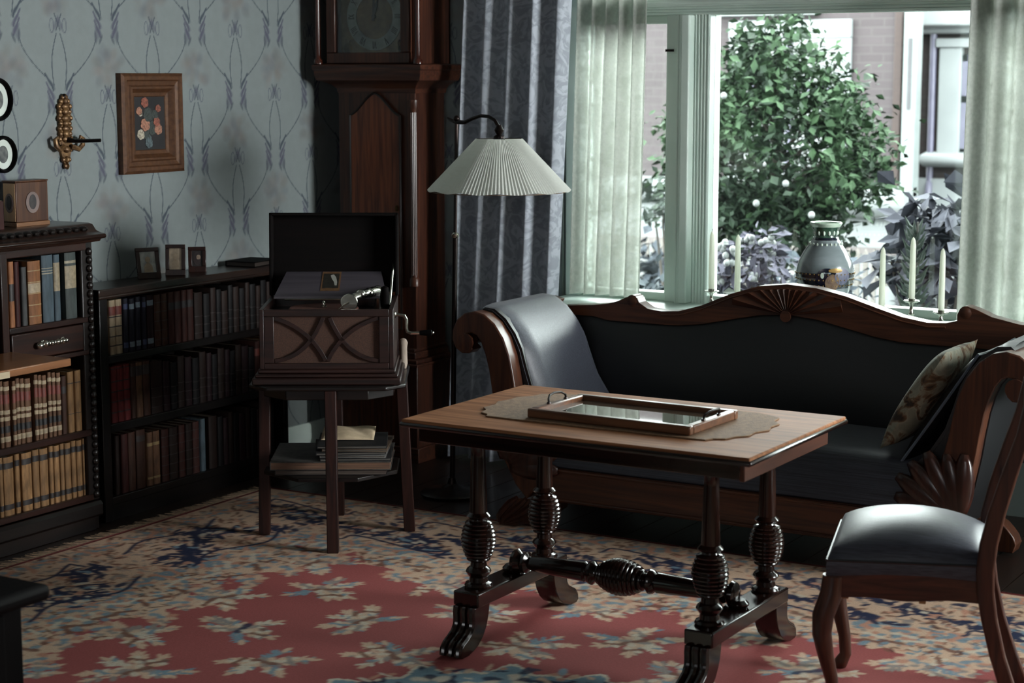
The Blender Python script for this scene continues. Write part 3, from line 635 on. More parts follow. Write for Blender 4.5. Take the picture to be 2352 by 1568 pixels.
def oval(cx, cz, rx, rz, n=24): return [(cx+rx*math.cos(a), cz+rz*math.sin(a)) for a in np.linspace(0, 2*PI, n+1)[:-1]]
ov_p = mat('medallion_mat', lin(150, 128, 122), lin(120, 98, 94), .5); ov_d = mat('medallion_portrait', lin(60, 50, 48), lin(34, 28, 30), .5, (60, 60, 40))
a = t.part('medallion', MB().prism(oval(bxd*.5, .088, .034, .040), 'x', 0, .003), ov_p); t.part('portrait', MB().prism(oval(bxd*.5, .090, .018, .028), 'x', .002, .004), ov_d, parent=a)
a = t.part('medallion', MB().prism(oval(-bxw*.48, .088, .021, .036), 'y', -.004, -.001), ov_p); t.part('portrait', MB().prism(oval(-bxw*.48, .090, .012, .026), 'y', -.0055, -.003), ov_d, parent=a)
# second (cut off) object at the very edge of the top
t = Thing('stacked_book', 'dark red book standing on the carved bookcase, cut by the left border', 'book', (-5.06, 4.865, 1.187), world=False)
t.part('cover', MB().box(-.10, 0, -.03, .0, 0, .105), leather('maroon'), bevel=.002); t.part('pages', MB().box(-.096, -.004, -.026, -.004, .104, .1065), paper, smooth=False)

# ------------------------------------------------------------------ pictures and sconce on the left wall
def wall_oval(y, z, ry, rz, wd, label, img):
    t = Thing('oval_picture', label, 'picture', (XW, y, z), group='oval pictures at the left edge', world=False)
    N = 32; m = MB()
    prof = [(0, .004), (0, .014), (.25, .022), (.6, .022), (1, .012), (1, .0)]
    vs = []; fs = []
    for s, d in prof:
        for k in range(N):
            a = 2*PI*k/N; vs.append((d, (ry-wd*s)*math.cos(a), (rz-wd*s)*math.sin(a)))
    for i in range(len(prof)-1):
        for k in range(N): fs.append((i*N+k, i*N+(k+1) % N, (i+1)*N+(k+1) % N, (i+1)*N+k))
    m.add(vs, fs); t.part('frame', m, black_wood)
    t.part('mount', MB().prism(oval(0, 0, ry-wd*.9, rz-wd*.9, 32), 'x', .002, .006), mat('white_mount', lin(206, 214, 206), lin(190, 198, 190), .6))
    t.part('print', MB().prism(oval(0, 0, (ry-wd)*.5, (rz-wd)*.58), 'x', .005, .008), mat('print_'+img, lin(120, 122, 120), lin(70, 74, 76), .5, (50, 50, 50)))
wall_oval(5.005, 1.656, .066, .080, .016, 'upper black oval picture frame cut by the left edge', 'a')
wall_oval(5.020, 1.452, .062, .070, .014, 'lower black oval picture frame with white mount at the left edge', 'b')
t = Thing('flower_painting', 'dark still life of flowers in a stepped gilt frame on the wall', 'painting', (XW, 5.835, 1.55), world=False)
hy, hz = .186, .203
def frame_ring(o0, o1, d0, d1):
    A = [(d0, -hy+o0, -hz+o0), (d0, hy-o0, -hz+o0), (d0, hy-o0, hz-o0), (d0, -hy+o0, hz-o0)]; B = [(d1, -hy+o1, -hz+o1), (d1, hy-o1, -hz+o1), (d1, hy-o1, hz-o1), (d1, -hy+o1, hz-o1)]
    return A, B
m = MB(); st = [(0, 0), (0, .026), (.012, .034), (.026, .034), (.032, .027), (.048, .024), (.054, .030), (.062, .030), (.078, .012), (.092, .010), (.096, .006)]
vs = []; fs = []
for o, d in st: vs += [(d, -hy+o, -hz+o), (d, hy-o, -hz+o), (d, hy-o, hz-o), (d, -hy+o, hz-o)]
for i in range(len(st)-1):
    for k in range(4): fs.append((4*i+k, 4*i+(k+1) % 4, 4*i+4+(k+1) % 4, 4*i+4+k))
t.part('frame', m.add(vs, fs), frame_gilt, smooth=False)
t.part('canvas', MB().box(.001, .007, -hy+.086, hy-.086, -hz+.075, hz-.075), mat('dark_canvas', lin(30, 24, 28), lin(18, 15, 20), .5, (20, 20, 20)), smooth=False)
def dabs(pts, name, rgb, d=.0085):
    m = MB()
    for (y, z, r) in pts:
        for q in range(6):
            a = q*PI/3+.3; m.prism(oval(y+r*.5*math.cos(a), z+r*.5*math.sin(a), r*.55, r*.5, 8), 'x', .006, d+.0004*q)
    t.part(name, m, mat('paint_'+name, lin(*rgb), lin(*[c*.6 for c in rgb]), .5, (120, 120, 120)))
dabs([(-.030, .085, .022), (.05, .06, .016), (.040, .005, .02)], 'painted_red_flower', (150, 84, 66)); dabs([(-.030, -.005, .028), (.048, -.025, .024), (-.065, .050, .018)], 'painted_pink_flower', (176, 122, 98))
dabs([(-.058, -.045, .022), (-.058, .04, .012)], 'painted_white_flower', (190, 180, 160)); dabs([(-.01, .035, .03), (.012, -.02, .03), (.03, .035, .02), (-.02, -.05, .02)], 'painted_leaves', (58, 66, 62), .0074)
dabs([(-.010, -.08, .022), (-.010, -.062, .016)], 'painted_vase', (90, 104, 108)); t.part('painted_tabletop', MB().box(.006, .0078, -hy+.092, hy-.092, -hz+.077, -hz+.09), mat('paint_table', lin(96, 62, 50)), smooth=False)
# sconce bracket
t = Thing('wall_sconce', 'gilt rococo wall bracket with a short dark arm between the oval pictures and the painting', 'wall bracket', (XW, 5.345, 1.52), world=False)
m = MB(); zz = [-.125, -.10, -.06, -.02, .0, .02, .04, .06, .085, .105, .125, .14]; ww = [.006, .018, .030, .036, .030, .034, .028, .036, .030, .034, .022, .010]
L_ = [(-w, z) for w, z in zip(ww, zz)]; R_ = [(w, z) for w, z in zip(ww, zz)]
m.strip(L_, R_, 'x', .0, .012)
for z, w in zip(zz, ww): m.sphere((.014, 0, z), (.012, w*.6, .014), 10, 6); m.sphere((.010, w*.85, z), (.009, .010, .011), 8, 6); m.sphere((.010, -w*.85, z), (.009, .010, .011), 8, 6)
t.part('backplate', m, gilt)
m = MB()
for s in (-1, 1): m.tube([(.02, s*.02, -.05), (.03, s*.05, -.06), (.03, s*.072, -.045), (.03, s*.076, -.02), (.03, s*.062, -.012), (.03, s*.055, -.025)], [.011, .011, .010, .009, .007, .005], 8)
t.part('scroll', m, gilt)
t.part('candle_arm', MB().tube([(.015, 0, -.022), (.05, .015, -.028), (.11, .035, -.026), (.15, .045, -.024)], [.012, .008, .007, .007], 8), iron)
t.part('finial', MB().sphere((.012, 0, .143), (.010, .014, .012), 10, 6), iron)

cmah = lambda ax='z': wood('clock_mahogany', lin(104, 60, 42), lin(62, 34, 26), ax, rough=.4, coat=.3)
# ------------------------------------------------------------------ longcase clock
CX_ = -4.85
t = Thing('longcase_clock', 'tall dark mahogany longcase clock with brass dial standing in the corner', 'clock', (CX_, 7.03, 0))
trunk = cmah('z'); 
t.part('base', MB().box(CX_-.25, CX_+.25, 6.88, 7.19, 0, .44), trunk, bevel=.004)
m = MB()
for k, (o, z) in enumerate(((.0, .44), (.008, .452), (-.006, .47), (-.03, .50), (-.038, .515))):
    if k: m.box(CX_-.25-o if o > 0 else CX_-.25-o, CX_+.25+o, 6.88-o, 7.19, zp, z)
    zp = z
t.part('base_moulding', m, cmah('x'), bevel=.003)
t.part('base_panel', MB().box(CX_-.19, CX_+.19, 6.872, 6.881, .08, .38), cmah('z'), bevel=.004)
t.part('plinth', MB().box(CX_-.265, CX_+.265, 6.865, 7.195, 0, .07), cmah('x'), bevel=.004)
t.part('trunk', MB().box(CX_-.21, CX_+.21, 6.94, 7.18, .51, 1.70), trunk, bevel=.003)
# arched door
arch = []
for k in range(13):
    s = k/12; arch.append((-.137+.137*s, 1.565+.10*(s**1.0*.35+.65*(math.sin((s-.5)*PI)*.5+.5))*(1 if s < 1 else 1)))
o = [(CX_-.137, .60)]+[(CX_+a, z) for a, z in arch]+[(CX_-a, z) for a, z in arch[::-1][1:]]+[(CX_+.137, .60)]
door = t.part('trunk_door', MB().prism(o, 'y', 6.925, 6.941), wood('clock_door_walnut', lin(150, 84, 54), lin(92, 50, 34), 'z', rough=.35, coat=.4), bevel=.004, ang=25)
m = MB().tube([(p[0], 6.927, p[1]) for p in o]+[(o[0][0], 6.927, o[0][1])], .006, 6); t.part('door_bead', m, dark('z'), parent=door)
t.part('keyhole', MB().prism(oval(CX_+.118, 1.15, .008, .014, 12), 'y', 6.920, 6.927), brass, parent=door)
for s in (1,):
    m = MB().lathe([(.024, .80), (.024, .83), (.018, .84)]+[(.017+.0*k, .84+.74*k/2) for k in range(3)]+[(.018, 1.59), (.024, 1.60), (.024, 1.635)], (CX_+s*.198, 6.945, 0), 'z', 16)
    for q in range(6):
        a = -PI/2+(q-2.5)*.45; m.lathe([(.0035, .85), (.0035, 1.58)], (CX_+s*.198+.0165*math.cos(a), 6.945+.0165*math.sin(a), 0), 'z', 6)
    t.part('quarter_column', m, cmah('z'))
# waist (cove) moulding carrying the hood
m = MB(); prof = [(.0, 1.665), (.004, 1.685), (.018, 1.70), (.045, 1.715), (.07, 1.722), (.074, 1.735), (.076, 1.742), (.078, 1.765), (.084, 1.772), (.084, 1.790), (.074, 1.795)]
vs = []; fs = []
for d, z in prof: vs += [(CX_-.212-d, 7.19, z), (CX_-.212-d, 6.938-d, z), (CX_+.212+d, 6.938-d, z), (CX_+.212+d, 7.19, z)]
for i in range(len(prof)-1):
    for k in range(4): fs.append((4*i+k, 4*i+(k+1) % 4, 4*i+4+(k+1) % 4, 4*i+4+k))
n4 = len(vs); fs += [(0, 1, 2, 3), (n4-4, n4-3, n4-2, n4-1)]
t.part('hood_moulding', m.add(vs, fs), cmah('x'), ang=20)
m = MB().box(CX_-.245, CX_-.225, 6.90, 7.18, 1.795, 2.22).box(CX_+.225, CX_+.245, 6.90, 7.18, 1.795, 2.22).box(CX_-.245, CX_+.245, 7.165, 7.18, 1.795, 2.22).box(CX_-.245, CX_+.245, 6.90, 7.18, 2.20, 2.24)
hood = t.part('hood', m, cmah('z'), bevel=.002)
m = MB().box(CX_-.225, CX_+.225, 6.872, 6.90, 1.797, 1.845).box(CX_-.225, CX_-.178, 6.872, 6.90, 1.845, 2.20).box(CX_+.178, CX_+.225, 6.872, 6.90, 1.845, 2.20).box(CX_-.225, CX_+.225, 6.872, 6.90, 2.17, 2.22)
t.part('hood_door', m, cmah('z'), parent=hood, bevel=.004)
t.part('door_glass', MB().box(CX_-.178, CX_+.178, 6.884, 6.887, 1.845, 2.17), glass, parent=hood, smooth=False)
for s in (-1, 1):
    m = MB().lathe([(.022, 1.795), (.022, 1.81), (.015, 1.82), (.0125, 1.835), (.012, 2.0), (.011, 2.17), (.016, 2.19), (.02, 2.2), (.02, 2.22)], (CX_+s*.272, 6.872, 0), 'z', 16)
    t.part('hood_column', m, wood('column_mahogany', lin(96, 46, 32), lin(54, 26, 20), 'z', rough=.2, coat=.8), parent=hood)
m = MB().box(CX_-.30, CX_+.30, 6.84, 7.19, 2.22, 2.27).box(CX_-.33, CX_+.33, 6.81, 7.2, 2.27, 2.30)
t.part('hood_cornice', m, cmah('x'), parent=hood, bevel=.008)
dial = t.part('dial_plate', MB().box(CX_-.185, CX_+.185, 6.935, 6.939, 1.83, 2.20), mat('dial_brass', lin(150, 126, 92), lin(112, 92, 68), .5, (30, 30, 30), metal=.25))
ring = MB(); DC = (CX_, 2.005)
vs = []; fs = []; N = 48
for k in range(N):
    a = 2*PI*k/N
    for r in (.100, .150): vs += [(DC[0]+r*math.cos(a), 6.930, DC[1]+r*math.sin(a)), (DC[0]+r*math.cos(a), 6.935, DC[1]+r*math.sin(a))]
for k in range(N):
    a, b = 4*k, 4*((k+1) % N); fs += [(a, b, b+2, a+2), (a+1, a+3, b+3, b+1), (a, a+1, b+1, b), (a+2, b+2, b+3, a+3)]
t.part('chapter_ring', ring.add(vs, fs), mat('silvered_ring', lin(176, 184, 180), lin(150, 158, 154), .5, (30, 30, 30), metal=.15), parent=dial)
inkm = mat('black_wax_numerals', lin(14, 14, 18), lin(10, 10, 12), .6)
for k, txt in enumerate(['XII', 'I', 'II', 'III', 'IIII', 'V', 'VI', 'VII', 'VIII', 'IX', 'X', 'XI']):
    a = -2*PI*k/12; cx, cz = DC[0]+.126*math.sin(-a), DC[1]+.126*math.cos(-a)
    m = MB(); adv = {'I': .007, 'V': .015, 'X': .016}; wd = sum(adv[c] for c in txt); x = -wd/2; h = .016
    for c in txt:
        w = adv[c]; q = .0022
        def stroke(p0, p1, q=q):
            d = Vector((p1[0]-p0[0], p1[1]-p0[1])); n_ = Vector((-d.y, d.x)).normalized()*q
            pts = [(p0[0]+n_.x, p0[1]+n_.y), (p0[0]-n_.x, p0[1]-n_.y), (p1[0]-n_.x, p1[1]-n_.y), (p1[0]+n_.x, p1[1]+n_.y)]
            ca, sa = math.cos(a), math.sin(a)
            m.prism([(cx+u_*ca-v_*sa, cz+u_*sa+v_*ca) for u_, v_ in pts], 'y', 6.9288, 6.9302)
        xc = x+w/2
        if c == 'I': stroke((xc, -h), (xc, h))
        if c == 'V': stroke((x+.002, h), (xc, -h), .002); stroke((x+w-.002, h), (xc, -h), .0012)
        if c == 'X': stroke((x+.002, h), (x+w-.002, -h), .002); stroke((x+w-.002, h), (x+.002, -h), .0012)
        x += w
    t.part('numeral', m, inkm, parent=dial, smooth=False)
m = MB()
for ang_, L_, w_ in ((.30, .085, .005), (0.02, .125, .0035)):
    d = (math.sin(ang_), math.cos(ang_)); n_ = (d[1], -d[0])
    m.prism([(DC[0]+n_[0]*w_-d[0]*.02, DC[1]+n_[1]*w_-d[1]*.02), (DC[0]+n_[0]*w_*1.6+d[0]*L_*.6, DC[1]+n_[1]*w_*1.6+d[1]*L_*.6), (DC[0]+d[0]*L_, DC[1]+d[1]*L_), (DC[0]-n_[0]*w_*1.6+d[0]*L_*.6, DC[1]-n_[1]*w_*1.6+d[1]*L_*.6), (DC[0]-n_[0]*w_-d[0]*.02, DC[1]-n_[1]*w_-d[1]*.02)], 'y', 6.922, 6.925)
m.lathe([(.010, 0), (.010, .012)], (DC[0], 6.920, DC[1]), 'y', 12)
t.part('hands', m, inkm, parent=dial)
for sx in (-1, 1):
    for z in (1.865, 2.165): t.part('spandrel', MB().sphere((CX_+sx*.15, 6.934, z), (.026, .006, .026), 10, 6).sphere((CX_+sx*.135, 6.934, z+(.02 if z < 2 else -.02)), (.012, .006, .018), 8, 6), brass, parent=dial)

# ------------------------------------------------------------------ gramophone stand
GX, GY, GR = -4.139, 5.609, math.radians(32)
def octo(h, c): return [(-h+c, -h), (h-c, -h), (h, -h+c), (h, h-c), (h-c, h), (-h+c, h), (-h, h-c), (-h, -h+c)]
st_ = Thing('gramophone_stand', 'dark wooden four-legged stand with a shelf, carrying the gramophone', 'side table', (GX, GY, .012), GR, world=False)
Z0 = .012
m = MB().prism(octo(.288, .07), 'z', .596, .612)
st_.part('table_top', m, dark('x'), bevel=.005)
st_.part('apron', MB().prism(octo(.24, .09), 'z', .555, .596), dark('x'), bevel=.003)
lw = wood('stand_leg', lin(66, 36, 29), lin(38, 22, 19), 'z', rough=.5, coat=0, spec=.3)
for ax, ay, bx_, by_ in ((.015, -.262, .020, -.305), (-.252, -.01, -.262, -.020), (.264, .01, .290, .020), (0, .262, 0, .285)):
    m = MB(); w = .021
    for i_, (x, y, z) in enumerate(((bx_, by_, 0), (ax, ay, .597))):
        m.v += [(x-w, y-w, z), (x+w, y-w, z), (x+w, y+w, z), (x-w, y+w, z)]
    m.f += [(0, 3, 2, 1), (4, 5, 6, 7), (0, 1, 5, 4), (1, 2, 6, 5), (2, 3, 7, 6), (3, 0, 4, 7)]
    st_.part('leg', m, lw, bevel=.003)
st_.part('shelf', MB().prism(octo(.25, .14), 'z', .25, .266), dark('x'), bevel=.003)
def flatbox(name, label, cat, x0, x1, y0, y1, z0, z1, c, edge, group=None, rz=0):
    M_ = Matrix.Translation((GX, GY, 0)) @ Matrix.Rotation(GR, 4, 'Z') @ Vector(((x0+x1)/2, (y0+y1)/2, 0))
    t = Thing(name, label, cat, (M_.x, M_.y, z0), GR+rz, group, world=False); hx, hy_, h = (x1-x0)/2, (y1-y0)/2, z1-z0
    th = min(.003, h*.25)
    t.part('cover', MB().box(-hx, hx, -hy_, hy_, 0, th).box(-hx, hx, -hy_, hy_, h-th, h).box(-hx, -hx+.004, -hy_, hy_, th, h-th), c, bevel=.0008)
    t.part('pages', MB().box(-hx+.004, hx-.004, -hy_+.003, hy_-.003, th, h-th), edge, smooth=False)
    return t
al_e = mat('album_edges', lin(150, 112, 86), lin(108, 80, 64), .7, (6, 6, 160)); al_c = mat('album_cloth', lin(92, 88, 84), lin(66, 62, 60), .6, (50, 50, 50))
flatbox('record_album', 'lower flat album on the shelf of the gramophone stand', 'album', -.20, .215, -.20, .15, .278, .298, mat('dark_album', lin(40, 30, 30)), mat('dim_edges', lin(110, 96, 86), lin(80, 66, 58), .7, (6, 6, 160)))
flatbox('record_album', 'wide flat album with tan page edges under the records on the gramophone stand', 'album', -.218, .23, -.205, .16, .298, .329, al_c, al_e)
zz_ = .329
for i, (x0, x1, y0, y1, c, lab) in enumerate([(-.04, .225, -.19, .08, (36, 32, 36), 'dark record sleeve at the bottom of the sleeve pile on the stand shelf'), (-.03, .215, -.185, .085, (150, 146, 144), 'pale grey record sleeve in the pile on the stand shelf'), (-.06, .20, -.18, .09, (30, 27, 30), 'black record sleeve in the middle of the pile on the stand shelf'), (-.02, .222, -.17, .10, (128, 104, 84), 'brown record sleeve near the top of the pile on the stand shelf'), (-.05, .21, -.16, .11, (34, 31, 34), 'black record sleeve on top of the pile on the stand shelf')]):
    sl_m = mat('sleeve_'+str(c[0]), lin(*c), lin(*[k*.7 for k in c]), .6, (20, 20, 20))
    flatbox('record_sleeve', lab, 'record', x0, x1, y0, y1, zz_, zz_+.010, sl_m, mat('sleeve_paper', lin(130, 124, 116)), 'record sleeves on the gramophone stand', rz=(.05, -.04, .08, -.06, .03)[i]); zz_ += .0102
M_ = Matrix.Translation((GX, GY, 0)) @ Matrix.Rotation(GR, 4, 'Z') @ Vector((.06, .03, 0))
t = Thing('crumpled_paper', 'crumpled cream paper lying on the record sleeves under the gramophone', 'paper', (M_.x, M_.y, zz_), GR, world=False)
t.part('sheet', MB().grid(lambda u, v: (-.10+.20*u, -.09+.17*v, .004+.022*abs(math.sin(3.1*u+1.7*v))*math.sin(PI*u)**.5*math.sin(PI*v)**.5+.018*v), 22, 16), mat('cream_sheet', lin(214, 192, 160), lin(190, 168, 138), .8, (30, 30, 30)), solid=.002)

# ------------------------------------------------------------------ gramophone
g = Thing('gramophone', 'table-top gramophone with raised lid, fretwork front and crank handle', 'gramophone', (GX, GY, .612+Z0), GR, world=False)
gw = lambda ax: wood('gramophone_mahogany', lin(58, 32, 26), lin(30, 18, 16), ax, rough=.42, coat=.15)
m = MB().box(-.272, .272, -.252, .242, 0, .026).box(-.262, .262, -.242, .234, .026, .040).box(-.252, .252, -.232, .226, .040, .056)
g.part('base_moulding', m, gw('x'), bevel=.005)
h0, h1 = .056, .276
m = MB().box(-.245, -.228, -.225, .22, h0, h1).box(.228, .245, -.225, .22, h0, h1).box(-.228, .228, .205, .22, h0, h1).box(-.228, .228, -.225, -.213, .250, h1).box(-.228, .228, -.225, -.213, h0, .078).box(-.228, -.192, -.225, -.213, .078, .250).box(.192, .228, -.225, -.213, .078, .250)
g.part('case', m, gw('x'), bevel=.002)
g.part('motor_board', MB().box(-.228, .228, -.213, .205, .228, .236), mat('motor_board', lin(26, 20, 20), lin(18, 14, 14), .4), smooth=False)
g.part('grille_cloth', MB().box(-.194, .194, -.2135, -.210, .076, .252), mat('grille_cloth', lin(100, 66, 50), lin(76, 50, 40), .8, (220, 10, 220)), smooth=False)
def arc(p0, c, p1, n=14): return [((1-s)**2*p0[0]+2*s*(1-s)*c[0]+s*s*p1[0], (1-s)**2*p0[1]+2*s*(1-s)*c[1]+s*s*p1[1]) for s in np.linspace(0, 1, n)]
def fret(pts, w=.0075):
    A = []; B = []
    for i, p in enumerate(pts):
        q0 = pts[max(0, i-1)]; q1 = pts[min(len(pts)-1, i+1)]; d = Vector((q1[0]-q0[0], q1[1]-q0[1])).normalized()
        A.append((p[0]-d.y*w, p[1]+d.x*w)); B.append((p[0]+d.y*w, p[1]-d.x*w))
    return A, B
for s in (-1, 1):
    for pts in (arc((s*.19, .244), (s*.06, .205), (s*.004, .086)), arc((s*.19, .086), (s*.07, .098), (s*.012, .246))):
        A, B = fret(pts); g.part('fretwork_bar', MB().strip(A, B, 'y', -.222, -.213), gw('x'), bevel=.001)
# lid, open
ld = MB()
tilt = -math.radians(6)
ld.box(-.248, .248, 0, .012, .012, .318).box(-.248, -.236, -.058, 0, 0, .318).box(.236, .248, -.058, 0, 0, .318).box(-.248, .248, -.058, 0, .306, .318).box(-.215, .215, .012, .042, .035, .315)
R_ = Matrix.Translation((0, .222, .276)) @ Matrix.Rotation(tilt, 4, 'X'); ld.xf(R_)
lid = g.part('lid', ld, wood('lid_ebonised', lin(20, 14, 13), lin(11, 8, 8), 'x', rough=.8, coat=0, spec=.15), bevel=.003)
# sloping inner panel with the maker's transfer
sp = MB(); y0_, y1_, z0_, z1_ = -.005, .185, .298, .372
sp.add([(-.212, y0_, z0_), (.212, y0_, z0_), (.182, y1_, z1_), (-.182, y1_, z1_), (-.212, y0_, z0_-.008), (.212, y0_, z0_-.008), (.182, y1_, z1_-.008), (-.182, y1_, z1_-.008)], [(0, 1, 2, 3), (7, 6, 5, 4), (0, 4, 5, 1), (1, 5, 6, 2), (2, 6, 7, 3), (3, 7, 4, 0)])
spo = g.part('inner_panel', sp, mat('panel_varnish', lin(84, 78, 84), lin(62, 58, 64), .35, (2, 30, 30)), smooth=False)
sl_ = lambda u, v, e: (u, y0_+(y1_-y0_)*v+e*-(z1_-z0_)/.2, z0_+(z1_-z0_)*v+e*(y1_-y0_)/.2)
def slab(x0, x1, v0, v1, e):
    return MB().add([sl_(x0, v0, e), sl_(x1, v0, e), sl_(x1, v1, e), sl_(x0, v1, e), sl_(x0, v0, 0), sl_(x1, v0, 0), sl_(x1, v1, 0), sl_(x0, v1, 0)], [(0, 1, 2, 3), (7, 6, 5, 4), (0, 4, 5, 1), (1, 5, 6, 2), (2, 6, 7, 3), (3, 7, 4, 0)])
g.part('transfer_border', slab(-.042, .030, .22, .98, .0012), mat('transfer_gold', lin(150, 112, 78), lin(120, 88, 62), .45, (80, 80, 80)), parent=spo, smooth=False)
g.part('transfer_picture', slab(-.036, .024, .32, .90, .0018), mat('transfer_dark', lin(66, 62, 54), lin(44, 42, 38), .45, (80, 80, 80)), parent=spo, smooth=False)
m = MB(); pts = [(-.010, .82), (.002, .86), (.012, .74), (.018, .56), (.018, .42), (.010, .42), (.006, .56), (-.004, .68)]
m.add([sl_(x, v, .0024) for x, v in pts], [tuple(range(8))]); g.part('pale_emblem', m, mat('emblem_white', lin(214, 214, 204), lin(190, 190, 180), .5), parent=spo, smooth=False)
g.part('record_rail', MB().lathe([(.0035, -.17), (.0035, .09)], (0, -.03, .290), 'x', 8), chrome, parent=spo)
g.part('turntable', MB().lathe([(.128, .246), (.130, .250), (.130, .262), (.126, .266), (0, .266)], (-.02, -.075, 0), 'z', 40), mat('turntable_felt', lin(112, 58, 40), lin(84, 42, 30), .7, (60, 60, 60)))
g.part('spindle', MB().lathe([(.012, .266), (.012, .272), (.005, .274), (.005, .286), (.002, .29)], (-.02, -.075, 0), 'z', 12), chrome)
m = MB().tube([(.185, .06, .236), (.185, .06, .285), (.18, .045, .312), (.16, -.01, .318), (.125, -.075, .314), (.095, -.11, .306), (.085, -.12, .292)], [.024, .021, .019, .018, .017, .016, .013], 12)
for (x, y, r) in ((.175, .03, .022), (.148, -.035, .021), (.118, -.085, .021)): m.sphere((x, y, .316), (r, r, r*.9), 10, 8)
g.part('tone_arm', m, chrome)
sb = MB().lathe([(.006, -.008), (.030, -.008), (.033, -.004), (.033, .006), (.028, .009), (.012, .011), (.01, .014)], (.078, -.128, .290), 'y', 24)
g.part('sound_box', sb, chrome)
g.part('needle_arm', MB().tube([(.078, -.14, .292), (.060, -.145, .282), (.040, -.148, .268)], [.004, .003, .0015], 6), chrome)
g.part('needle_cup', MB().lathe([(.026, .250), (.028, .262), (.024, .264), (.018, .256)], (.14, -.185, 0), 'z', 16).lathe([(.022, .250), (.024, .262), (.02, .264), (.015, .256)], (.195, -.175, 0), 'z', 16), chrome)
g.part('speed_lever', MB().lathe([(.016, .262), (.018, .30), (.014, .335), (.004, .34)], (.205, -.03, .0), 'z', 12), black_wood)
g.part('lid_stay', MB().tube([(.222, -.02, .265), (.224, .06, .31), (.226, .13, .36), (.228, .19, .40)], .005, 6), chrome)
g.part('crank', MB().tube([(.243, -.10, .240), (.262, -.10, .240), (.280, -.10, .236), (.288, -.10, .222), (.288, -.10, .19), (.292, -.10, .176), (.305, -.10, .171), (.34, -.10, .172)], .0062, 8).sphere((.246, -.10, .240), (.006, .012, .012), 10, 6), chrome)
g.part('crank_handle', MB().lathe([(.004, .335), (.009, .338), (.011, .36), (.012, .38), (.007, .384)], (0, -.10, .172), 'x', 12), black_wood); g.part('crank_cap', MB().sphere((.386, -.10, .172), .006, 8, 6), chrome)
# pale roll standing on the stand beside the gramophone
M_ = Matrix.Translation((GX, GY, 0)) @ Matrix.Rotation(GR, 4, 'Z') @ Vector((.266, .14, 0))
t = Thing('cleaning_cloth', 'pale folded cloth hanging from the right edge of the gramophone stand top', 'cloth', (M_.x, M_.y, .625), GR, world=False)
t.part('folds', MB().lathe([(.012, 0), (.017, .02), (.015, .08), (.018, .10), (.012, .113), (.004, .117)], (0, 0, 0), 'z', 14), mat('pale_cloth', lin(176, 160, 146), lin(140, 124, 112), .8, (50, 50, 12)))

# ------------------------------------------------------------------ floor lamp
LX, LY = -4.12, 6.42
t = Thing('floor_lamp', 'bronze floor lamp with a white pleated shade hanging from a curved arm', 'floor lamp', (LX, LY, 0))
lx = lambda z: LX+.03*z/1.57
t.part('base', MB().lathe([(.13, 0), (.135, .012), (.12, .022), (.05, .032), (.022, .05), (.014, .075)], (LX, LY, 0), 'z', 28), iron)
pole = t.part('pole', MB().tube([(lx(z), LY, z) for z in (.06, .5, 1.09)], .0115, 10), iron)
t.part('upper_pole', MB().tube([(lx(z), LY, z) for z in (1.08, 1.3, 1.552)], .0075, 8), iron)
t.part('collar', MB().lathe([(.012, 1.084), (.016, 1.09), (.016, 1.10), (.009, 1.106)], (lx(1.1), LY, 0), 'z', 12), chrome)
SX, SY = -3.842, 6.345
D_ = Vector((SX-lx(1.55), SY-LY, 0))
ap = lambda s, z: (lx(1.55)+D_.x*s, LY+D_.y*s, z)
arm = t.part('arm', MB().tube([ap(-.22, 1.572), ap(-.12, 1.562), ap(0, 1.556), ap(.2, 1.556), ap(.38, 1.572), ap(.58, 1.584), ap(.76, 1.582), ap(.90, 1.568), ap(.97, 1.548), ap(1, 1.53)], [.004, .007, .009, .008, .0075, .007, .007, .007, .008, .008], 8), iron)
t.part('finial', MB().sphere((lx(1.57), LY, 1.570), .014, 10, 8), iron)
t.part('socket', MB().lathe([(.006, 1.49), (.024, 1.492), (.022, 1.505), (.010, 1.512), (.016, 1.52), (.020, 1.53), (.013, 1.542), (.010, 1.55)], (SX, SY, 0), 'z', 16), iron)
shm, n, l, p = nt('pleated_silk')
n.remove(p); df = n.new('ShaderNodeBsdfDiffuse'); tl = n.new('ShaderNodeBsdfTranslucent'); mx = n.new('ShaderNodeMixShader'); mx.inputs[0].default_value = .5
nz = n.new('ShaderNodeTexNoise'); nz.inputs['Scale'].default_value = 30; rr = n.new('ShaderNodeValToRGB'); rr.color_ramp.elements[0].color = lin(228, 230, 222); rr.color_ramp.elements[1].color = lin(242, 244, 238)
l.new(nz.outputs[0], rr.inputs[0]); l.new(rr.outputs[0], df.inputs[0]); l.new(rr.outputs[0], tl.inputs[0]); l.new(df.outputs[0], mx.inputs[1]); l.new(tl.outputs[0], mx.inputs[2]); l.new(mx.outputs[0], n['Material Output'].inputs[0])
NS = 480
def shade(u, v):
    a = 2*PI*u; lob = 12; panel = (a*lob/(2*PI)) % 1; poly = math.cos(PI/lob)/math.cos((panel-.5)*2*PI/lob)
    r = (.285+(.092-.285)*v)*(.8+.2*poly)+(.0032*(1-.5*v))*math.sin(120*a)
    z = 1.290+.206*v-.003*(1-v)*math.cos((panel-.5)*2*PI)-.012*math.sin(PI*v)*0
    return (SX+r*math.cos(a), SY+r*math.sin(a), z)
sh = t.part('lamp_shade', MB().grid(shade, NS+1, 10), shm, ang=60)
hm = mat('shade_trim', lin(150, 130, 108), lin(120, 100, 84), .7)
m = MB()
for k in range(12):
    a = 2*PI*k/12; b = 2*PI*(k+1)/12; r = .283
    m.tube([(SX+r*math.cos(a), SY+r*math.sin(a), 1.288), (SX+r*math.cos(b), SY+r*math.sin(b), 1.288)], .002, 5)
t.part('hem_wire', m, hm, parent=sh)
m = MB()
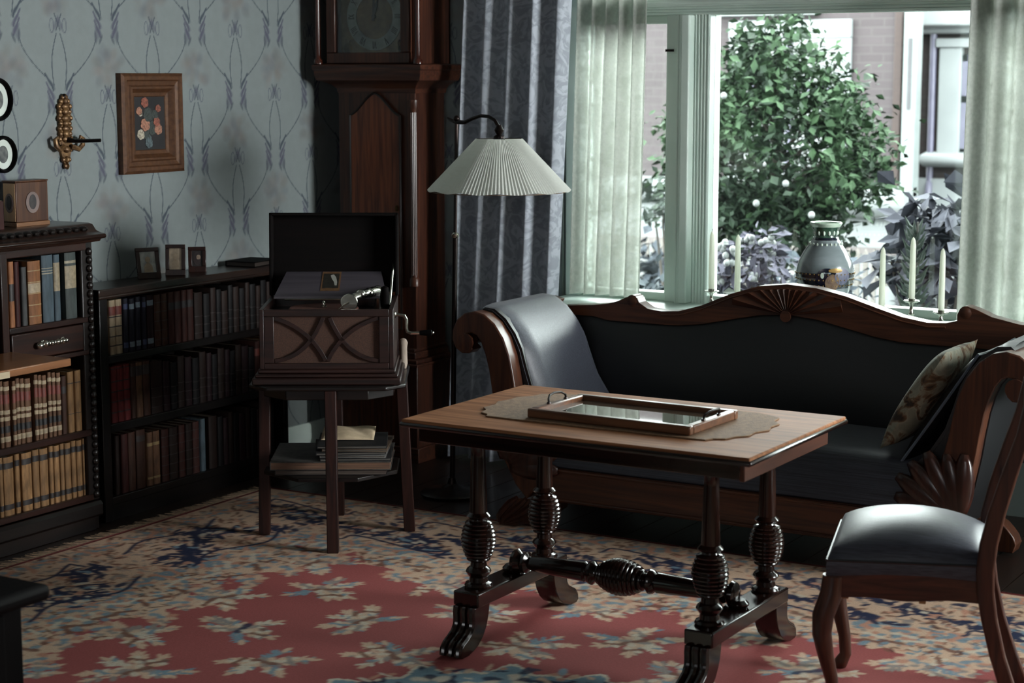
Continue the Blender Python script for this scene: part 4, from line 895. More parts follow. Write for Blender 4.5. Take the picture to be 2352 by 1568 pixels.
for k in range(4):
    a = PI/4+PI*k/2; m.tube([(SX, SY, 1.497), (SX+.092*math.cos(a), SY+.092*math.sin(a), 1.496)], .002, 5)
t.part('shade_carrier', m, iron, parent=sh)
t.part('bulb', MB().lathe([(.012, 1.49), (.014, 1.46), (.028, 1.42), (.03, 1.40), (.02, 1.375), (.004, 1.368)], (SX, SY, 0), 'z', 14), mat('bulb_glass', lin(220, 222, 214), rough=.2))

# ------------------------------------------------------------------ sofa
XC, YF, YB = -2.735, 6.05, 6.70
sf = Thing('sofa', 'wide empire sofa with black horsehair upholstery, scrolled arms and a carved wavy back rail', 'sofa', (XC, 6.4, 0))
X = lambda s: XC+s
# back rail
top_ = [(-1.0, .800), (-.93, .806), (-.85, .812), (-.78, .822), (-.735, .836), (-.70, .852), (-.672, .862), (-.648, .852), (-.640, .835), (-.60, .812), (-.54, .806), (-.46, .812), (-.36, .842), (-.24, .894), (-.12, .932), (0, .946), (.12, .938), (.24, .914), (.36, .878), (.46, .850), (.56, .835), (.63, .838), (.675, .850), (.672, .872), (.682, .895), (.71, .904), (.745, .895), (.80, .872), (.90, .852), (1.0, .846)]
bot_ = [(s, (.765 if s < -.8 else .752 if abs(s) > .5 else .752+.075*math.cos(s*PI/1.0)**2)) for s, _ in top_]
sm_ = lambda P_: P_
rail_ = sf.part('back_rail', MB().strip([(X(s), z) for s, z in top_], [(X(s), z) for s, z in bot_], 'y', YB-.035, YB+.03), sofw('x'), bevel=.006, ang=30)
for s, z in ((-.672, .838), (.704, .880)):
    sf.part('rolled_knob', MB().lathe([(.018, 0), (.026, .004), (.026, .066), (.018, .070)], (X(s), YB-.037, z), 'y', 18), sofw('x'), parent=rail_)
sf.part('top_bead', MB().tube([(X(s), YB-.036, z-.016) for s, z in top_[10:22]], .004, 6), sofw('x'), parent=rail_)
# carved fan
fc = (0.0, .826)
for k in range(12):
    a0 = PI-.10-(PI-.20)*k/12; a1 = PI-.10-(PI-.20)*(k+1)/12
    def edge(a):
        r = .235
        while r > .03 and (fc[1]+r*math.sin(a) > np.interp(r*math.cos(a), [q_[0] for q_ in top_], [q_[1] for q_ in top_])-.012 or abs(r*math.cos(a)) > .235): r -= .003
        return r
    pts = []; n_ = 5
    r0 = .022; rr0 = edge(a0+.0)-.004; rr1 = edge(a1)-.004; am = (a0+a1)/2; rm = edge(am)-.004
    P3 = lambda r, a, d: (X(fc[0]+r*math.cos(a)), YB-.035-d, fc[1]+r*math.sin(a))
    g_ = .012
    vs = [P3(r0, a0-g_, 0), P3(r0, am, .006), P3(r0, a1+g_, 0), P3(rr0, a0-g_, 0), P3(rm, am, .012), P3(rr1, a1+g_, 0)]
    sf.part('fan_ray', MB().add(vs, [(0, 1, 4, 3), (1, 2, 5, 4), (3, 4, 5), (0, 2, 1), (0, 3, 5, 2)]), sofw('x'), parent=rail_, smooth=False)
sf.part('fan_boss', MB().lathe([(.022, 0), (.022, .006), (.012, .014)], (X(0), YB-.049, fc[1]-.004), 'y', 16), sofw('x'), parent=rail_)
# upholstered back
def backp(u, v):
    s = -.94+1.88*u; zt = np.interp(s, [b[0] for b in bot_], [b[1] for b in bot_])+.006; z = .36+(zt-.36)*v
    bul = .045*math.sin(PI*min(1, v*1.02))**.7*(math.sin(PI*u)**.25)
    return (X(s), YB-.022-bul-.05*(1-v), z)
sf.part('back_upholstery', MB().grid(backp, 60, 16).box(X(-.94), X(.94), YB-.02, YB+.015, .34, .755), horsehair)
# seat
def seatp(u, v):
    s = -.80+1.60*u; e = math.sin(PI*u)**.12
    y = YF-.005+(YB-.07-YF)*v
    prof_ = .30+.135*min(1, (max(0, v)/.10))**.5+.022*math.sin(PI*min(1, v))
    z = .27+(prof_-.27)*(.35+.65*e) if v > .001 else .27
    return (X(s), y, z)
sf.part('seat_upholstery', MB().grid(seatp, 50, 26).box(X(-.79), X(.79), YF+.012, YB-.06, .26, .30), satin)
# front rail, back legs, feet
m = MB().box(X(-.72), X(.72), YF+.0, YF+.04, .128, .262); m.box(X(-.72), X(.72), YB-.05, YB, .128, .30); m.box(X(-.75), X(-.71), YF+.04, YB-.05, .128, .262); m.box(X(.71), X(.75), YF+.04, YB-.05, .128, .262)
fr_ = sf.part('seat_rail', m, sofw('x'), bevel=.004)
sf.part('rail_bead', MB().lathe([(.007, -.70), (.007, .70)], (XC, YF-.002, .252), 'x', 8).lathe([(.006, -.70), (.006, .70)], (XC, YF-.002, .138), 'x', 8), sofw('x'), parent=fr_)
inner_c = [(.70, .255), (.745, .30), (.79, .37), (.825, .45), (.848, .53), (.862, .61), (.878, .68), (.905, .745), (.945, .80), (.99, .832), (1.035, .842), (1.08, .832), (1.115, .805), (1.135, .765), (1.138, .725), (1.122, .692), (1.092, .674), (1.06, .676), (1.04, .694)]
outer_c = [(.80, .128), (.85, .18), (.895, .26), (.925, .36), (.945, .46), (.958, .55), (.970, .62), (.985, .675), (1.005, .722), (1.025, .748), (1.045, .756), (1.066, .752), (1.082, .742), (1.092, .732), (1.094, .722), (1.09, .714), (1.082, .709), (1.072, .709), (1.064, .714)]
for sg in (-1, 1):
    A = [(X(sg*s), z) for s, z in inner_c]; B = [(X(sg*s), z) for s, z in outer_c]
    af = sf.part('arm_front', MB().strip(A, B, 'y', YF-.012, YF+.055), sofw('z'), bevel=.005, ang=30)
    sf.part('scroll_eye', MB().lathe([(.034, 0), (.034, .012), (.026, .018), (.026, .055), (.02, .06)], (X(sg*1.072), YF-.022, .720), 'y', 22), sofw('z'), parent=af)
    # wooden outer shell of the arm
    a_i = [(s, z) for s, z in inner_c[9:16]]
    m = MB(); n_ = len(a_i)
    sf.part('arm_roll', MB().strip([(X(sg*s), z-.002) for s, z in a_i], [(X(sg*(1.05+(s-1.05)*.8)), .745+(z-.745)*.75) for s, z in a_i], 'y', YF+.055, YB-.02), sofw('y'), bevel=.003)
    o_b = [(s+.004, z) for s, z in outer_c[1:12]]
    sf.part('arm_back_panel', MB().strip([(X(sg*(s-.02)), z) for s, z in o_b], [(X(sg*s), z) for s, z in o_b], 'y', YF+.055, YB-.02), horsehair)
    # padded inner surface
    pc = [(.70, .40), (.765, .47), (.815, .55), (.842, .63), (.862, .70), (.892, .758), (.935, .812), (.985, .846), (1.03, .850)]
    def pad(u, v, sg=sg):
        f_ = u*(len(pc)-1); i_ = min(int(f_), len(pc)-2); w_ = f_-i_
        s = pc[i_][0]*(1-w_)+pc[i_+1][0]*w_; z = pc[i_][1]*(1-w_)+pc[i_+1][1]*w_
        e = min(1, v/.16)**.55*min(1, (1-v)/.05+.4)
        s -= (.055 if sg < 0 else .015)*e*(1-u)**.7-.012; z += .012*e*u-.004
        return (X(sg*s), YF+.058+(YB-.10-YF-.058)*v, z)
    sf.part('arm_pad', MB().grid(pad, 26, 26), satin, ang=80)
    m = MB().strip([(X(sg*(s+.0)), z) for s, z in pc], [(X(sg*(s+.06+.02*(1-i/8))), z-.03-.02*i/8) for i, (s, z) in enumerate(pc)], 'y', YF+.06, YB-.10)
    sf.part('arm_stuffing', m, horsehair)
    # carved leaf fan at the foot of the arm
    for k in range(7):
        a = math.radians(88+15*k); L_ = .235 if k in (2, 3, 4) else .21; c0 = (.90, .245)
        d = (math.cos(a), math.sin(a)); n_ = (-d[1], d[0]); vs = []; fs = []
        M2 = MB()
        for q in range(9):
            tq = q/8; r = .03+L_*tq; w_ = .042*math.sin(PI*(.12+.80*tq))**.8; hgt = .020*math.sin(PI*(.15+.75*tq))
            for e, hh in ((-1, 0), (-.55, .8), (0, 1), (.55, .8), (1, 0)):
                vs.append((X(sg*(c0[0]+d[0]*r+n_[0]*w_*e)), YF-.012-hgt*hh, c0[1]+d[1]*r+n_[1]*w_*e))
        for q in range(8):
            for e in range(4): fs.append((q*5+e, q*5+e+1, q*5+e+6, q*5+e+5))
        sf.part('carved_leaf', M2.add(vs, fs), wood('carved_birch', lin(80, 44, 34), lin(50, 28, 23), 'z', rough=.3, coat=.4), parent=af, ang=60, solid=.002)
    # splayed carved foot
    fA = [(.66, .128), (.66, .10), (.70, .07), (.76, .045), (.82, .03), (.87, .012)]; fB = [(.86, .128), (.885, .115), (.905, .095), (.925, .07), (.935, .045), (.925, .012)]
    for yf in (YF-.01, YB-.08):
        ft = sf.part('foot', MB().strip([(X(sg*s), z) for s, z in fA], [(X(sg*s), z) for s, z in fB], 'y', yf, yf+.08), sofw('z'), bevel=.004)
        if yf < 6.3:
            m = MB()
            for k in range(5):
                q = (k+.5)/5; pts = [((1-q)*a_[0]+q*b_[0], (1-q)*a_[1]+q*b_[1]) for a_, b_ in zip(fA, fB)]
                m.tube([(X(sg*s), yf-.004, max(z, .022)) for s, z in pts], [.010, .012, .013, .013, .012, .008], 6)
            sf.part('carved_ribs', m, wood('carved_birch', lin(80, 44, 34), lin(50, 28, 23), 'z'), parent=ft)

# ------------------------------------------------------------------ cushions on the sofa
def pillow(name, label, w, h, d, loc, rot, m, pipe=None):
    t = Thing(name, label, 'cushion', loc, rot=rot, world=False)
    def f(sgn):
        def fn(u, v):
            x, y = u*2-1, v*2-1; k = (1-abs(x)**2.6)*(1-abs(y)**2.6); pin = 1-.06*(1-abs(x)**2)*abs(y)**3-.06*(1-abs(y)**2)*abs(x)**3
            return (x*w/2*pin, y*h/2*pin, sgn*d/2*max(k, 0)**.5)
        return fn
    b = t.part('cover', MB().grid(f(1), 26, 26).grid(f(-1), 26, 26), m, ang=80)
    if pipe:
        pts = [f(1)(u, v) for u, v in [(q, 0) for q in np.linspace(0, 1, 14)]+[(1, q) for q in np.linspace(0, 1, 14)[1:]]+[(1-q, 1) for q in np.linspace(0, 1, 14)[1:]]+[(0, 1-q) for q in np.linspace(0, 1, 14)[1:]]]
        t.part('piping', MB().tube(pts, .0055, 6), pipe, label='pale grey piping')
    return t
tap, n, l, p = nt('tapestry')
tc = n.new('ShaderNodeTexCoord'); z1 = n.new('ShaderNodeTexNoise'); z1.inputs['Scale'].default_value = 11; z1.inputs['Detail'].default_value = 6; z1.inputs['Distortion'].default_value = 1.5
r1 = n.new('ShaderNodeValToRGB'); e = r1.color_ramp.elements; e[0].position = .36; e[0].color = lin(44, 34, 26); e[1].position = .50; e[1].color = lin(134, 132, 116)
x_ = e.new(.43); x_.color = lin(98, 73, 50); x_ = e.new(.62); x_.color = lin(114, 114, 100)
l.new(tc.outputs['Object'], z1.inputs['Vector']); l.new(z1.outputs[0], r1.inputs[0]); l.new(r1.outputs[0], p.inputs['Base Color']); p.inputs['Roughness'].default_value = .9
bp = n.new('ShaderNodeBump'); bp.inputs['Strength'].default_value = .5; bp.inputs['Distance'].default_value = .004; l.new(z1.outputs[0], bp.inputs['Height']); l.new(bp.outputs[0], p.inputs['Normal'])
pillow('tapestry_cushion', 'grey-green tapestry cushion with brown flowers leaning on the right sofa arm', .42, .36, .11, (X(.705), 6.27, .640), (0, -math.radians(58), 0), tap)
pillow('black_cushion', 'black cushion with pale piping between the tapestry cushion and the right sofa arm', .50, .44, .08, (X(.785), 6.33, .605), (0, -math.radians(57), 0), horsehair, mat('pale_piping', lin(128, 142, 158), lin(100, 112, 128), .5))

# ------------------------------------------------------------------ salon table
TX0, TX1, TY0, TY1 = -3.078, -1.950, 4.515, 5.238
tb = Thing('salon_table', 'walnut salon table with turned legs and scrolled feet in the middle of the rug', 'table', (-2.514, 4.88, .013))
ov = [(TX0, .722), (TX0-.002, .726)]
m = MB().box(TX0, TX1, TY0, TY1, .716, .730); tt = tb.part('table_top', m, tabw, bevel=.004)
m = MB().box(TX0-.006, TX1+.006, TY0-.006, TY1+.006, .706, .722); tb.part('edge_moulding', m, tabd('x'), parent=tt, bevel=.007)
m = MB().box(TX0+.03, TX1-.05, TY0+.05, TY0+.07, .655, .708).box(TX0+.03, TX1-.05, TY1-.07, TY1-.05, .655, .708).box(TX0+.03, TX0+.05, TY0+.07, TY1-.07, .655, .708)
m.box(TX1-.068, TX1-.05, TY0+.07, TY1-.07, .655, .708)
tb.part('apron', m, tabd('x'), bevel=.003)
tb.part('end_drawer', MB().box(TX1-.052, TX1-.036, TY0+.052, TY1-.052, .650, .707), wood('apron_walnut', lin(104, 60, 42), lin(70, 40, 30), 'y', rough=.35), bevel=.003)
leg_prof = [(.042, .196), (.044, .203), (.040, .210), (.030, .214), (.028, .228), (.036, .238), (.040, .246), (.036, .254), (.026, .262), (.024, .276)]
for k in range(10):
    z = .280+.0122*k; f_ = math.sin(PI*(k+1.2)/12.2); r = .026+.028*f_**.8
    leg_prof += [(r*.93, z), (r, z+.003), (r, z+.007), (r*.93, z+.0105)]
leg_prof += [(.026, .404), (.024, .409), (.035, .414), (.038, .419), (.034, .424), (.0275, .430), (.0265, .46), (.0225, .60), (.021, .64), (.026, .648), (.030, .656)]
for lx_, ly_ in ((-2.915, 4.69), (-2.915, 5.095), (-2.140, 4.69), (-2.140, 5.095)):
    tb.part('leg', MB().lathe(leg_prof, (lx_, ly_, 0), 'z', 22), tabd('z'))
for lx_ in (-2.915, -2.140):
    bar = tb.part('trestle_bar', MB().box(lx_-.045, lx_+.045, 4.615, 5.17, .150, .196), tabd('y'), bevel=.005)
    for sg, y0 in ((-1, 4.63), (1, 5.155)):
        # S-curved foot, in the YZ plane
        A = [(.03, .155), (-.006, .15), (-.012, .125), (-.010, .10), (.002, .075), (.022, .055), (.048, .042), (.072, .036), (.088, .026), (.092, .010), (.084, .013-.013)]
        A = [(y0+sg*a, z) for a, z in ((.022, .152), (.026, .135), (.024, .115), (.026, .095), (.040, .076), (.064, .062), (.086, .052), (.100, .038), (.102, .020), (.092, .013))]
        B = [(y0+sg*a, z) for a, z in ((-.065, .152), (-.062, .130), (-.056, .105), (-.046, .080), (-.026, .052), (.000, .032), (.024, .022), (.040, .018), (.050, .015), (.055, .013))]
        ft = tb.part('foot', MB().strip(A, B, 'x', lx_-.038, lx_+.038), tabd('z'), bevel=.005)
        m = MB()
        for e in (-.026, 0, .026): m.tube([(lx_+e, p_[0], p_[1]) for p_ in A[:9]], .0115, 8)
        tb.part('reeding', m, tabd('z'), parent=ft)
sp_ = [(.020, -.385), (.036, -.378), (.040, -.366), (.026, -.352), (.034, -.340), (.034, -.332), (.020, -.324), (.024, -.31), (.030, -.18), (.032, -.125), (.026, -.118), (.036, -.108), (.038, -.098), (.026, -.088), (.024, -.080)]
for k in range(12):
    h = -.078+.013*k; f_ = math.sin(PI*(k+.9)/12.8); r = .022+.036*f_**.75
    sp_ += [(r*.94, h), (r, h+.003), (r, h+.008), (r*.94, h+.0115)]
sp_ += [(r, -h) for r, h in sp_[:15][::-1]]
tb.part('stretcher', MB().lathe(sp_, (-2.5275, 4.892, .232), 'x', 22), tabd('x'))
for x in (-2.915, -2.140): tb.part('stretcher_block', MB().lathe([(.026, .196), (.032, .204), (.032, .21), (.022, .22)], (x, 4.892, 0), 'z', 14), tabd('z'))
# cloth and tray
half = [(0, 4.668), (.10, 4.672), (.22, 4.668), (.335, 4.672), (.345, 4.70), (.375, 4.715), (.385, 4.76), (.41, 4.79), (.405, 4.85), (.425, 4.90), (.41, 4.95), (.415, 5.0), (.385, 5.04), (.38, 5.09), (.345, 5.115), (.30, 5.135), (.13, 5.13), (0, 5.137)]
cx_ = -2.515
poly = [(cx_+a*1.08, b) for a, b in half]+[(cx_-a*1.08, b) for a, b in half[::-1][1:-1]]
t = Thing('table_runner', 'tan scalloped cloth lying under the tray on the salon table', 'cloth', (cx_, 4.9, .7305))
clm = mat('embroidered_linen', lin(166, 128, 92), lin(134, 100, 70), .85, (70, 70, 70), bump=.5, bscale=220)
t.part('cloth', MB().prism(poly, 'z', .7305, .7345), clm, bevel=.0012)
ty = Thing('serving_tray', 'glass-bottomed wooden tray with dark iron handles on the salon table', 'tray', (-2.478, 4.858, .7352), math.radians(-1.5), world=False)
tw, td = .272, .158
tfw = wood('tray_frame', lin(140, 92, 62), lin(98, 62, 42), 'x', rough=.35)
def bev(a0, a1, b0, b1): return MB().box(a0, a1, b0, b1, 0, .027)
ty.part('frame_rail', bev(-tw, tw, -td, -td+.024), tfw, bevel=.004); ty.part('frame_rail', bev(-tw, tw, td-.024, td), tfw, bevel=.004)
ty.part('frame_rail', bev(-tw, -tw+.026, -td+.024, td-.024), tfw, bevel=.004); ty.part('frame_rail', bev(tw-.026, tw, -td+.024, td-.024), tfw, bevel=.004)
tg = mat('tray_glass', lin(96, 84, 72), lin(84, 72, 62), .02, (6, 20, 6), spec=1.0)
ty.part('glass_bottom', MB().box(-tw+.02, tw-.02, -td+.02, td-.02, .004, .012), tg, smooth=False)
for s in (-1, 1):
    ty.part('handle', MB().tube([(s*(tw-.012), -.05, .026), (s*(tw-.01), -.05, .040), (s*(tw-.004), -.035, .049), (s*tw, 0, .052), (s*(tw-.004), .035, .049), (s*(tw-.01), .05, .040), (s*(tw-.012), .05, .026)], .0036, 6).lathe([(.008, .026), (.006, .032)], (s*(tw-.012), -.05, 0), 'z', 8).lathe([(.008, .026), (.006, .032)], (s*(tw-.012), .05, 0), 'z', 8), iron)

# ------------------------------------------------------------------ side chair at the right
ch = Thing('side_chair', 'mahogany side chair with grey-black horsehair seat facing the table at the right', 'chair', (-1.623, 4.898, .012), math.radians(196), world=False)
zr0, zr1 = .335, .405
fx, bx2, fw2, bw2 = .215, -.215, .232, .192
def side(sg, inset=0, drop=0): return [(fx-inset, sg*(fw2-inset)), (bx2, sg*(bw2-inset))]
for sg in (1, -1):
    P0, P1 = Vector((fx, sg*fw2, 0)), Vector((bx2, sg*bw2, 0)); d = (P1-P0).normalized(); n_ = Vector((-d.y, d.x, 0))*(sg*-1)
    n_ = Vector((d.y, -d.x, 0))*(1 if (Vector((d.y, -d.x, 0)).y*sg > 0) else -1)
    m = MB(); vs = []; fs = []; N = 12
    for q in range(N+1):
        c = P0+(P1-P0)*q/N; zb = zr0+.012*math.sin(PI*q/N)-.012*(math.sin(PI*q/N*1)**6)
        zt = zr1-.006*math.cos(q/N*2*PI)
        for off in (0, -.022): vs += [tuple(c+n_*off+Vector((0, 0, zb))), tuple(c+n_*off+Vector((0, 0, zt)))]
    for q in range(N):
        a, b = 4*q, 4*q+4; fs += [(a, b, b+1, a+1), (a+2, a+3, b+3, b+2), (a, a+2, b+2, b), (a+1, b+1, b+3, a+3)]
    fs += [(0, 1, 3, 2), (4*N, 4*N+2, 4*N+3, 4*N+1)]
    ch.part('side_rail', m.add(vs, fs), chw('x'), bevel=.002)
ch.part('front_rail', MB().box(fx-.022, fx, -fw2+.005, fw2-.005, zr0, zr1), chw('y'), bevel=.003)
ch.part('back_rail', MB().box(bx2, bx2+.022, -bw2+.005, bw2-.005, zr0, zr1), chw('y'), bevel=.003)
for sg in (1, -1):
    fl = ch.part('front_leg', MB().tube([(fx-.02, sg*(fw2-.02), zr1-.01), (fx-.016, sg*(fw2-.018), .345), (fx+.004, sg*(fw2-.006), .285), (fx+.006, sg*(fw2-.004), .235), (fx-.006, sg*(fw2-.012), .17), (fx-.022, sg*(fw2-.022), .10), (fx-.026, sg*(fw2-.022), .045), (fx-.012, sg*(fw2-.016), .015), (fx-.004, sg*(fw2-.012), .0)], [.030, .032, .031, .027, .022, .018, .0175, .021, .018], 10), chw('z'))
    A = [(-.335, .0), (-.300, .09), (-.262, .20), (-.238, .30), (-.228, .37), (-.226, .43), (-.232, .50), (-.250, .59), (-.278, .70), (-.305, .80), (-.322, .90)]
    B = [(-.292, .0), (-.256, .09), (-.220, .20), (-.195, .30), (-.182, .37), (-.178, .43), (-.184, .50), (-.204, .59), (-.236, .70), (-.268, .80), (-.288, .90)]
    y = sg*bw2
    ch.part('back_leg', MB().strip(A, B, 'y', y-.017, y+.017), chw('z'), bevel=.006, ang=30)
ch.part('crest_rail', MB().box(-.325, -.288, -bw2-.02, bw2+.02, .82, .93), chw('y'), bevel=.012)
ch.part('back_slat', MB().box(-.252, -.236, -bw2+.01, bw2-.01, .585, .635), chw('y'), bevel=.005)
for xx in (.155, -.05): ch.part('corner_block', MB().box(xx, xx+.018, fw2-.055, fw2-.035-.06*(xx < 0)*0, zr0-.008, zr0+.01), mat('pale_block', lin(190, 140, 90), lin(160, 112, 70), .6), bevel=.002)
def seat_pt(u, v):
    x, y = u*2-1, v*2-1; hw = lambda xx: fw2+(bw2-fw2)*(1-(xx*.5+.5))
    k = max(0, (1-abs(x)**5)*(1-abs(y)**5))
    z = .455+.075*(max(0, (1-abs(x)**2)*(1-abs(y)**2)))**.6+.012*k**.3
    if abs(x) > .999 or abs(y) > .999: z = .440
    return (x*.212, y*hw(x)*.995, z)
m = MB().grid(seat_pt, 30, 30)
edge_ = [seat_pt(u, 0) for u in np.linspace(0, 1, 24)]+[seat_pt(1, v) for v in np.linspace(0, 1, 24)[1:]]+[seat_pt(u, 1) for u in np.linspace(1, 0, 24)[1:]]+[seat_pt(0, v) for v in np.linspace(1, 0, 24)[1:-1]]
N = len(edge_); vs = [(p_[0]*1.0, p_[1]*1.0, p_[2]) for p_ in edge_]+[(p_[0]*1.012, p_[1]*1.012, .42) for p_ in edge_]+[(p_[0]*1.0, p_[1]*1.0, .398) for p_ in edge_]
fs = [(i, (i+1) % N, N+(i+1) % N, N+i) for i in range(N)]+[(N+i, N+(i+1) % N, 2*N+(i+1) % N, 2*N+i) for i in range(N)]
m.add(vs, fs)
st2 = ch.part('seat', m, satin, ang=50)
ch.part('seat_edge_cord', MB().tube([(p_[0]*1.004, p_[1]*1.004, .441) for p_ in edge_]+[(edge_[0][0]*1.004, edge_[0][1]*1.004, .441)], .004, 6), horsehair, parent=st2)

# ------------------------------------------------------------------ dark cabinet corner at the lower left
t = Thing('black_side_cabinet', 'corner of a black polished cabinet at the lower left edge', 'cabinet', (-3.6, 2.9, .012))
t.part('body', MB().box(-4.15, -3.325, 2.35, 3.205, .03, .455), black_wood, bevel=.006)
t.part('plinth', MB().box(-4.17, -3.31, 2.33, 3.22, .0125, .05), black_wood, bevel=.006)
t.part('top', MB().box(-4.2, -3.272, 2.3, 3.258, .455, .50), black_wood, bevel=.018)
t.part('door', MB().box(-3.325, -3.318, 2.42, 3.14, .08, .44), black_wood, bevel=.003)

# ------------------------------------------------------------------ candles and vase on the window sill
ZS = .765
silver = mat('silver', lin(214, 214, 204), lin(180, 180, 172), .2, (40, 40, 40), metal=1)
def candle(x, y, zh, ztop, lab_c, lab_h):
    t = Thing('candlestick', lab_h, 'candlestick', (x, y, ZS), group='candlesticks on the window sill')
    h = zh
    t.part('stem', MB().lathe([(.036, ZS), (.038, ZS+.006), (.026, ZS+.012), (.010, ZS+.022), (.008, (ZS+h)/2-.01), (.013, (ZS+h)/2), (.008, (ZS+h)/2+.01), (.007, h-.014), (.012, h-.006), (.014, h+.012), (.012, h+.012)], (x, y, 0), 'z', 18), silver)
    t.part('drip_pan', MB().lathe([(.010, h-.004), (.026, h-.002), (.032, h+.003), (.030, h+.005), (.012, h+.002)], (x, y, 0), 'z', 20), silver)
    c = Thing('candle', lab_c, 'candle', (x, y, h+.0125), group='white tapers on the window sill')
    c.part('taper', MB().lathe([(.0115, h+.0125), (.0125, h+.03), (.0118, h+.5*(ztop-h)), (.0105, ztop-.03), (.008, ztop-.012), (.004, ztop-.003), (.001, ztop)], (x, y, 0), 'z', 14), wax)
    c.part('wick', MB().tube([(x, y, ztop-.002), (x+.001, y, ztop+.006), (x+.004, y, ztop+.011)], .0012, 5), mat('wick', lin(60, 55, 50)))
k_ = 7.03/7.0
candle(-3.222, 7.03, .852, 1.104, 'leftmost white taper, beside the fluted window post', 'leftmost silver candlestick, beside the fluted window post')
candle(-3.105, 7.03, .84, 1.096, 'white taper left of the vase, second from the fluted window post', 'candlestick left of the vase, hidden behind the crest of the sofa')
candle(-2.482, 7.03, .81, 1.073, 'white taper right of the vase, nearest to it', 'candlestick right of the vase, hidden behind the sofa back')
candle(-2.360, 7.03, .864, 1.118, 'tallest white taper right of the vase, in the exposed silver candlestick', 'silver candlestick with visible drip pan right of the vase')
candle(-2.240, 7.03, .826, 1.080, 'rightmost white taper on the sill, next to the lace curtain', 'rightmost silver candlestick on the sill, next to the lace curtain')
VX, VY = -2.735, 7.06
t = Thing('vase', 'large grey porcelain vase with painted band and flared green neck on the window sill', 'vase', (VX, VY, ZS))
body = [(.055, ZS), (.062, ZS+.005), (.060, ZS+.02), (.075, ZS+.06), (.100, ZS+.12), (.116, ZS+.175), (.117, .965), (.108, 1.00), (.085, 1.045), (.062, 1.078), (.052, 1.092)]
vm = mat('grey_glaze', lin(140, 150, 154), lin(104, 114, 118), .18, (5, 5, 14), coat=.6)
vb = t.part('body', MB().lathe(body, (VX, VY, 0), 'z', 36), vm)
green = mat('green_glaze', lin(76, 112, 92), lin(40, 66, 56), .18, (14, 14, 14), coat=.6)
t.part('neck', MB().lathe([(.0525, 1.090), (.048, 1.098), (.046, 1.108), (.050, 1.128), (.056, 1.142)], (VX, VY, 0), 'z', 32), green)
t.part('rim', MB().lathe([(.054, 1.140), (.061, 1.146), (.066, 1.155), (.064, 1.160), (.056, 1.158), (.05, 1.146)], (VX, VY, 0), 'z', 32), mat('pale_green_glaze', lin(196, 214, 196), lin(150, 176, 158), .15, (30, 30, 30), coat=.6))
m = MB()
for k in range(14):
    a = 2*PI*k/14; m.sphere((VX+.047*math.cos(a), VY+.047*math.sin(a), 1.118), (.0055, .0055, .010), 8, 6)
wg = mat('white_enamel', lin(214, 226, 214), lin(190, 206, 194), .25)
t.part('white_beads', m, wg)
m = MB()
for k in range(22):
    a = 2*PI*k/22; m.sphere((VX+.066*math.cos(a), VY+.066*math.sin(a), 1.073), (.0045, .0045, .007), 8, 5)
t.part('lower_beads', m, wg)
dk = mat('dark_enamel', lin(28, 34, 58), lin(18, 20, 34), .2, (30, 30, 30), coat=.5); gd = mat('gold_enamel', lin(186, 150, 84), lin(140, 110, 60), .35, (40, 40, 40), metal=.5)
t.part('neck_band', MB().lathe([(.0535, 1.088), (.0545, 1.092), (.0505, 1.100), (.049, 1.100)], (VX, VY, 0), 'z', 32), dk)
def vr(z): return float(np.interp(z, [b[1] for b in body], [b[0] for b in body]))
t.part('painted_band', MB().lathe([(vr(.90)+.0002, .90), (vr(.92)+.0012, .92), (vr(.95)+.0012, .95), (vr(.965)+.0008, .962)], (VX, VY, 0), 'z', 36), mat('band_enamel', lin(70, 76, 84), lin(30, 34, 52), .2, (30, 30, 24), coat=.5))
m = MB()
for k in range(40):
    a = 2*PI*k/40
    for z in (.958, .935, .912): m.sphere((VX+(vr(z)+.001)*math.cos(a), VY+(vr(z)+.001)*math.sin(a), z), .0035, 6, 4)
t.part('gold_dots', m, gd)
def patch(a0, z, ra, rz, name, mm, e=.0025):
    vs = []; n_ = 14
    for k in range(n_):
        q = 2*PI*k/n_; zz2 = z+rz*math.sin(q); a = a0+ra*math.cos(q); r = vr(zz2)+e; vs.append((VX+r*math.cos(a), VY+r*math.sin(a), zz2))
    zc_ = z; r = vr(zc_)+e; vs.append((VX+r*math.cos(a0), VY+r*math.sin(a0), zc_))
    t.part(name, MB().add(vs, [(k, (k+1) % n_, n_) for k in range(n_)]), mm)
fa = math.radians(-68)
patch(fa+.05, .945, .38, .040, 'painted_panel', dk); patch(fa+.25, .925, .26, .035, 'painted_landscape', mat('landscape_enamel', lin(176, 148, 118), lin(120, 100, 96), .25, (40, 40, 40)), .0032)
patch(fa+.62, .950, .30, .034, 'painted_fan', mat('lilac_enamel', lin(140, 142, 166), lin(96, 100, 126), .25, (60, 60, 20)), .0032); patch(fa+.35, .975, .25, .009, 'gold_arc', gd, .0038); patch(fa-.1, .955, .06, .012, 'white_flower', wg, .004)

def exl(r, g, b):
    c = lin(r, g, b); return (c[0]*.54, c[1]*.54, c[2]*.54, 1)
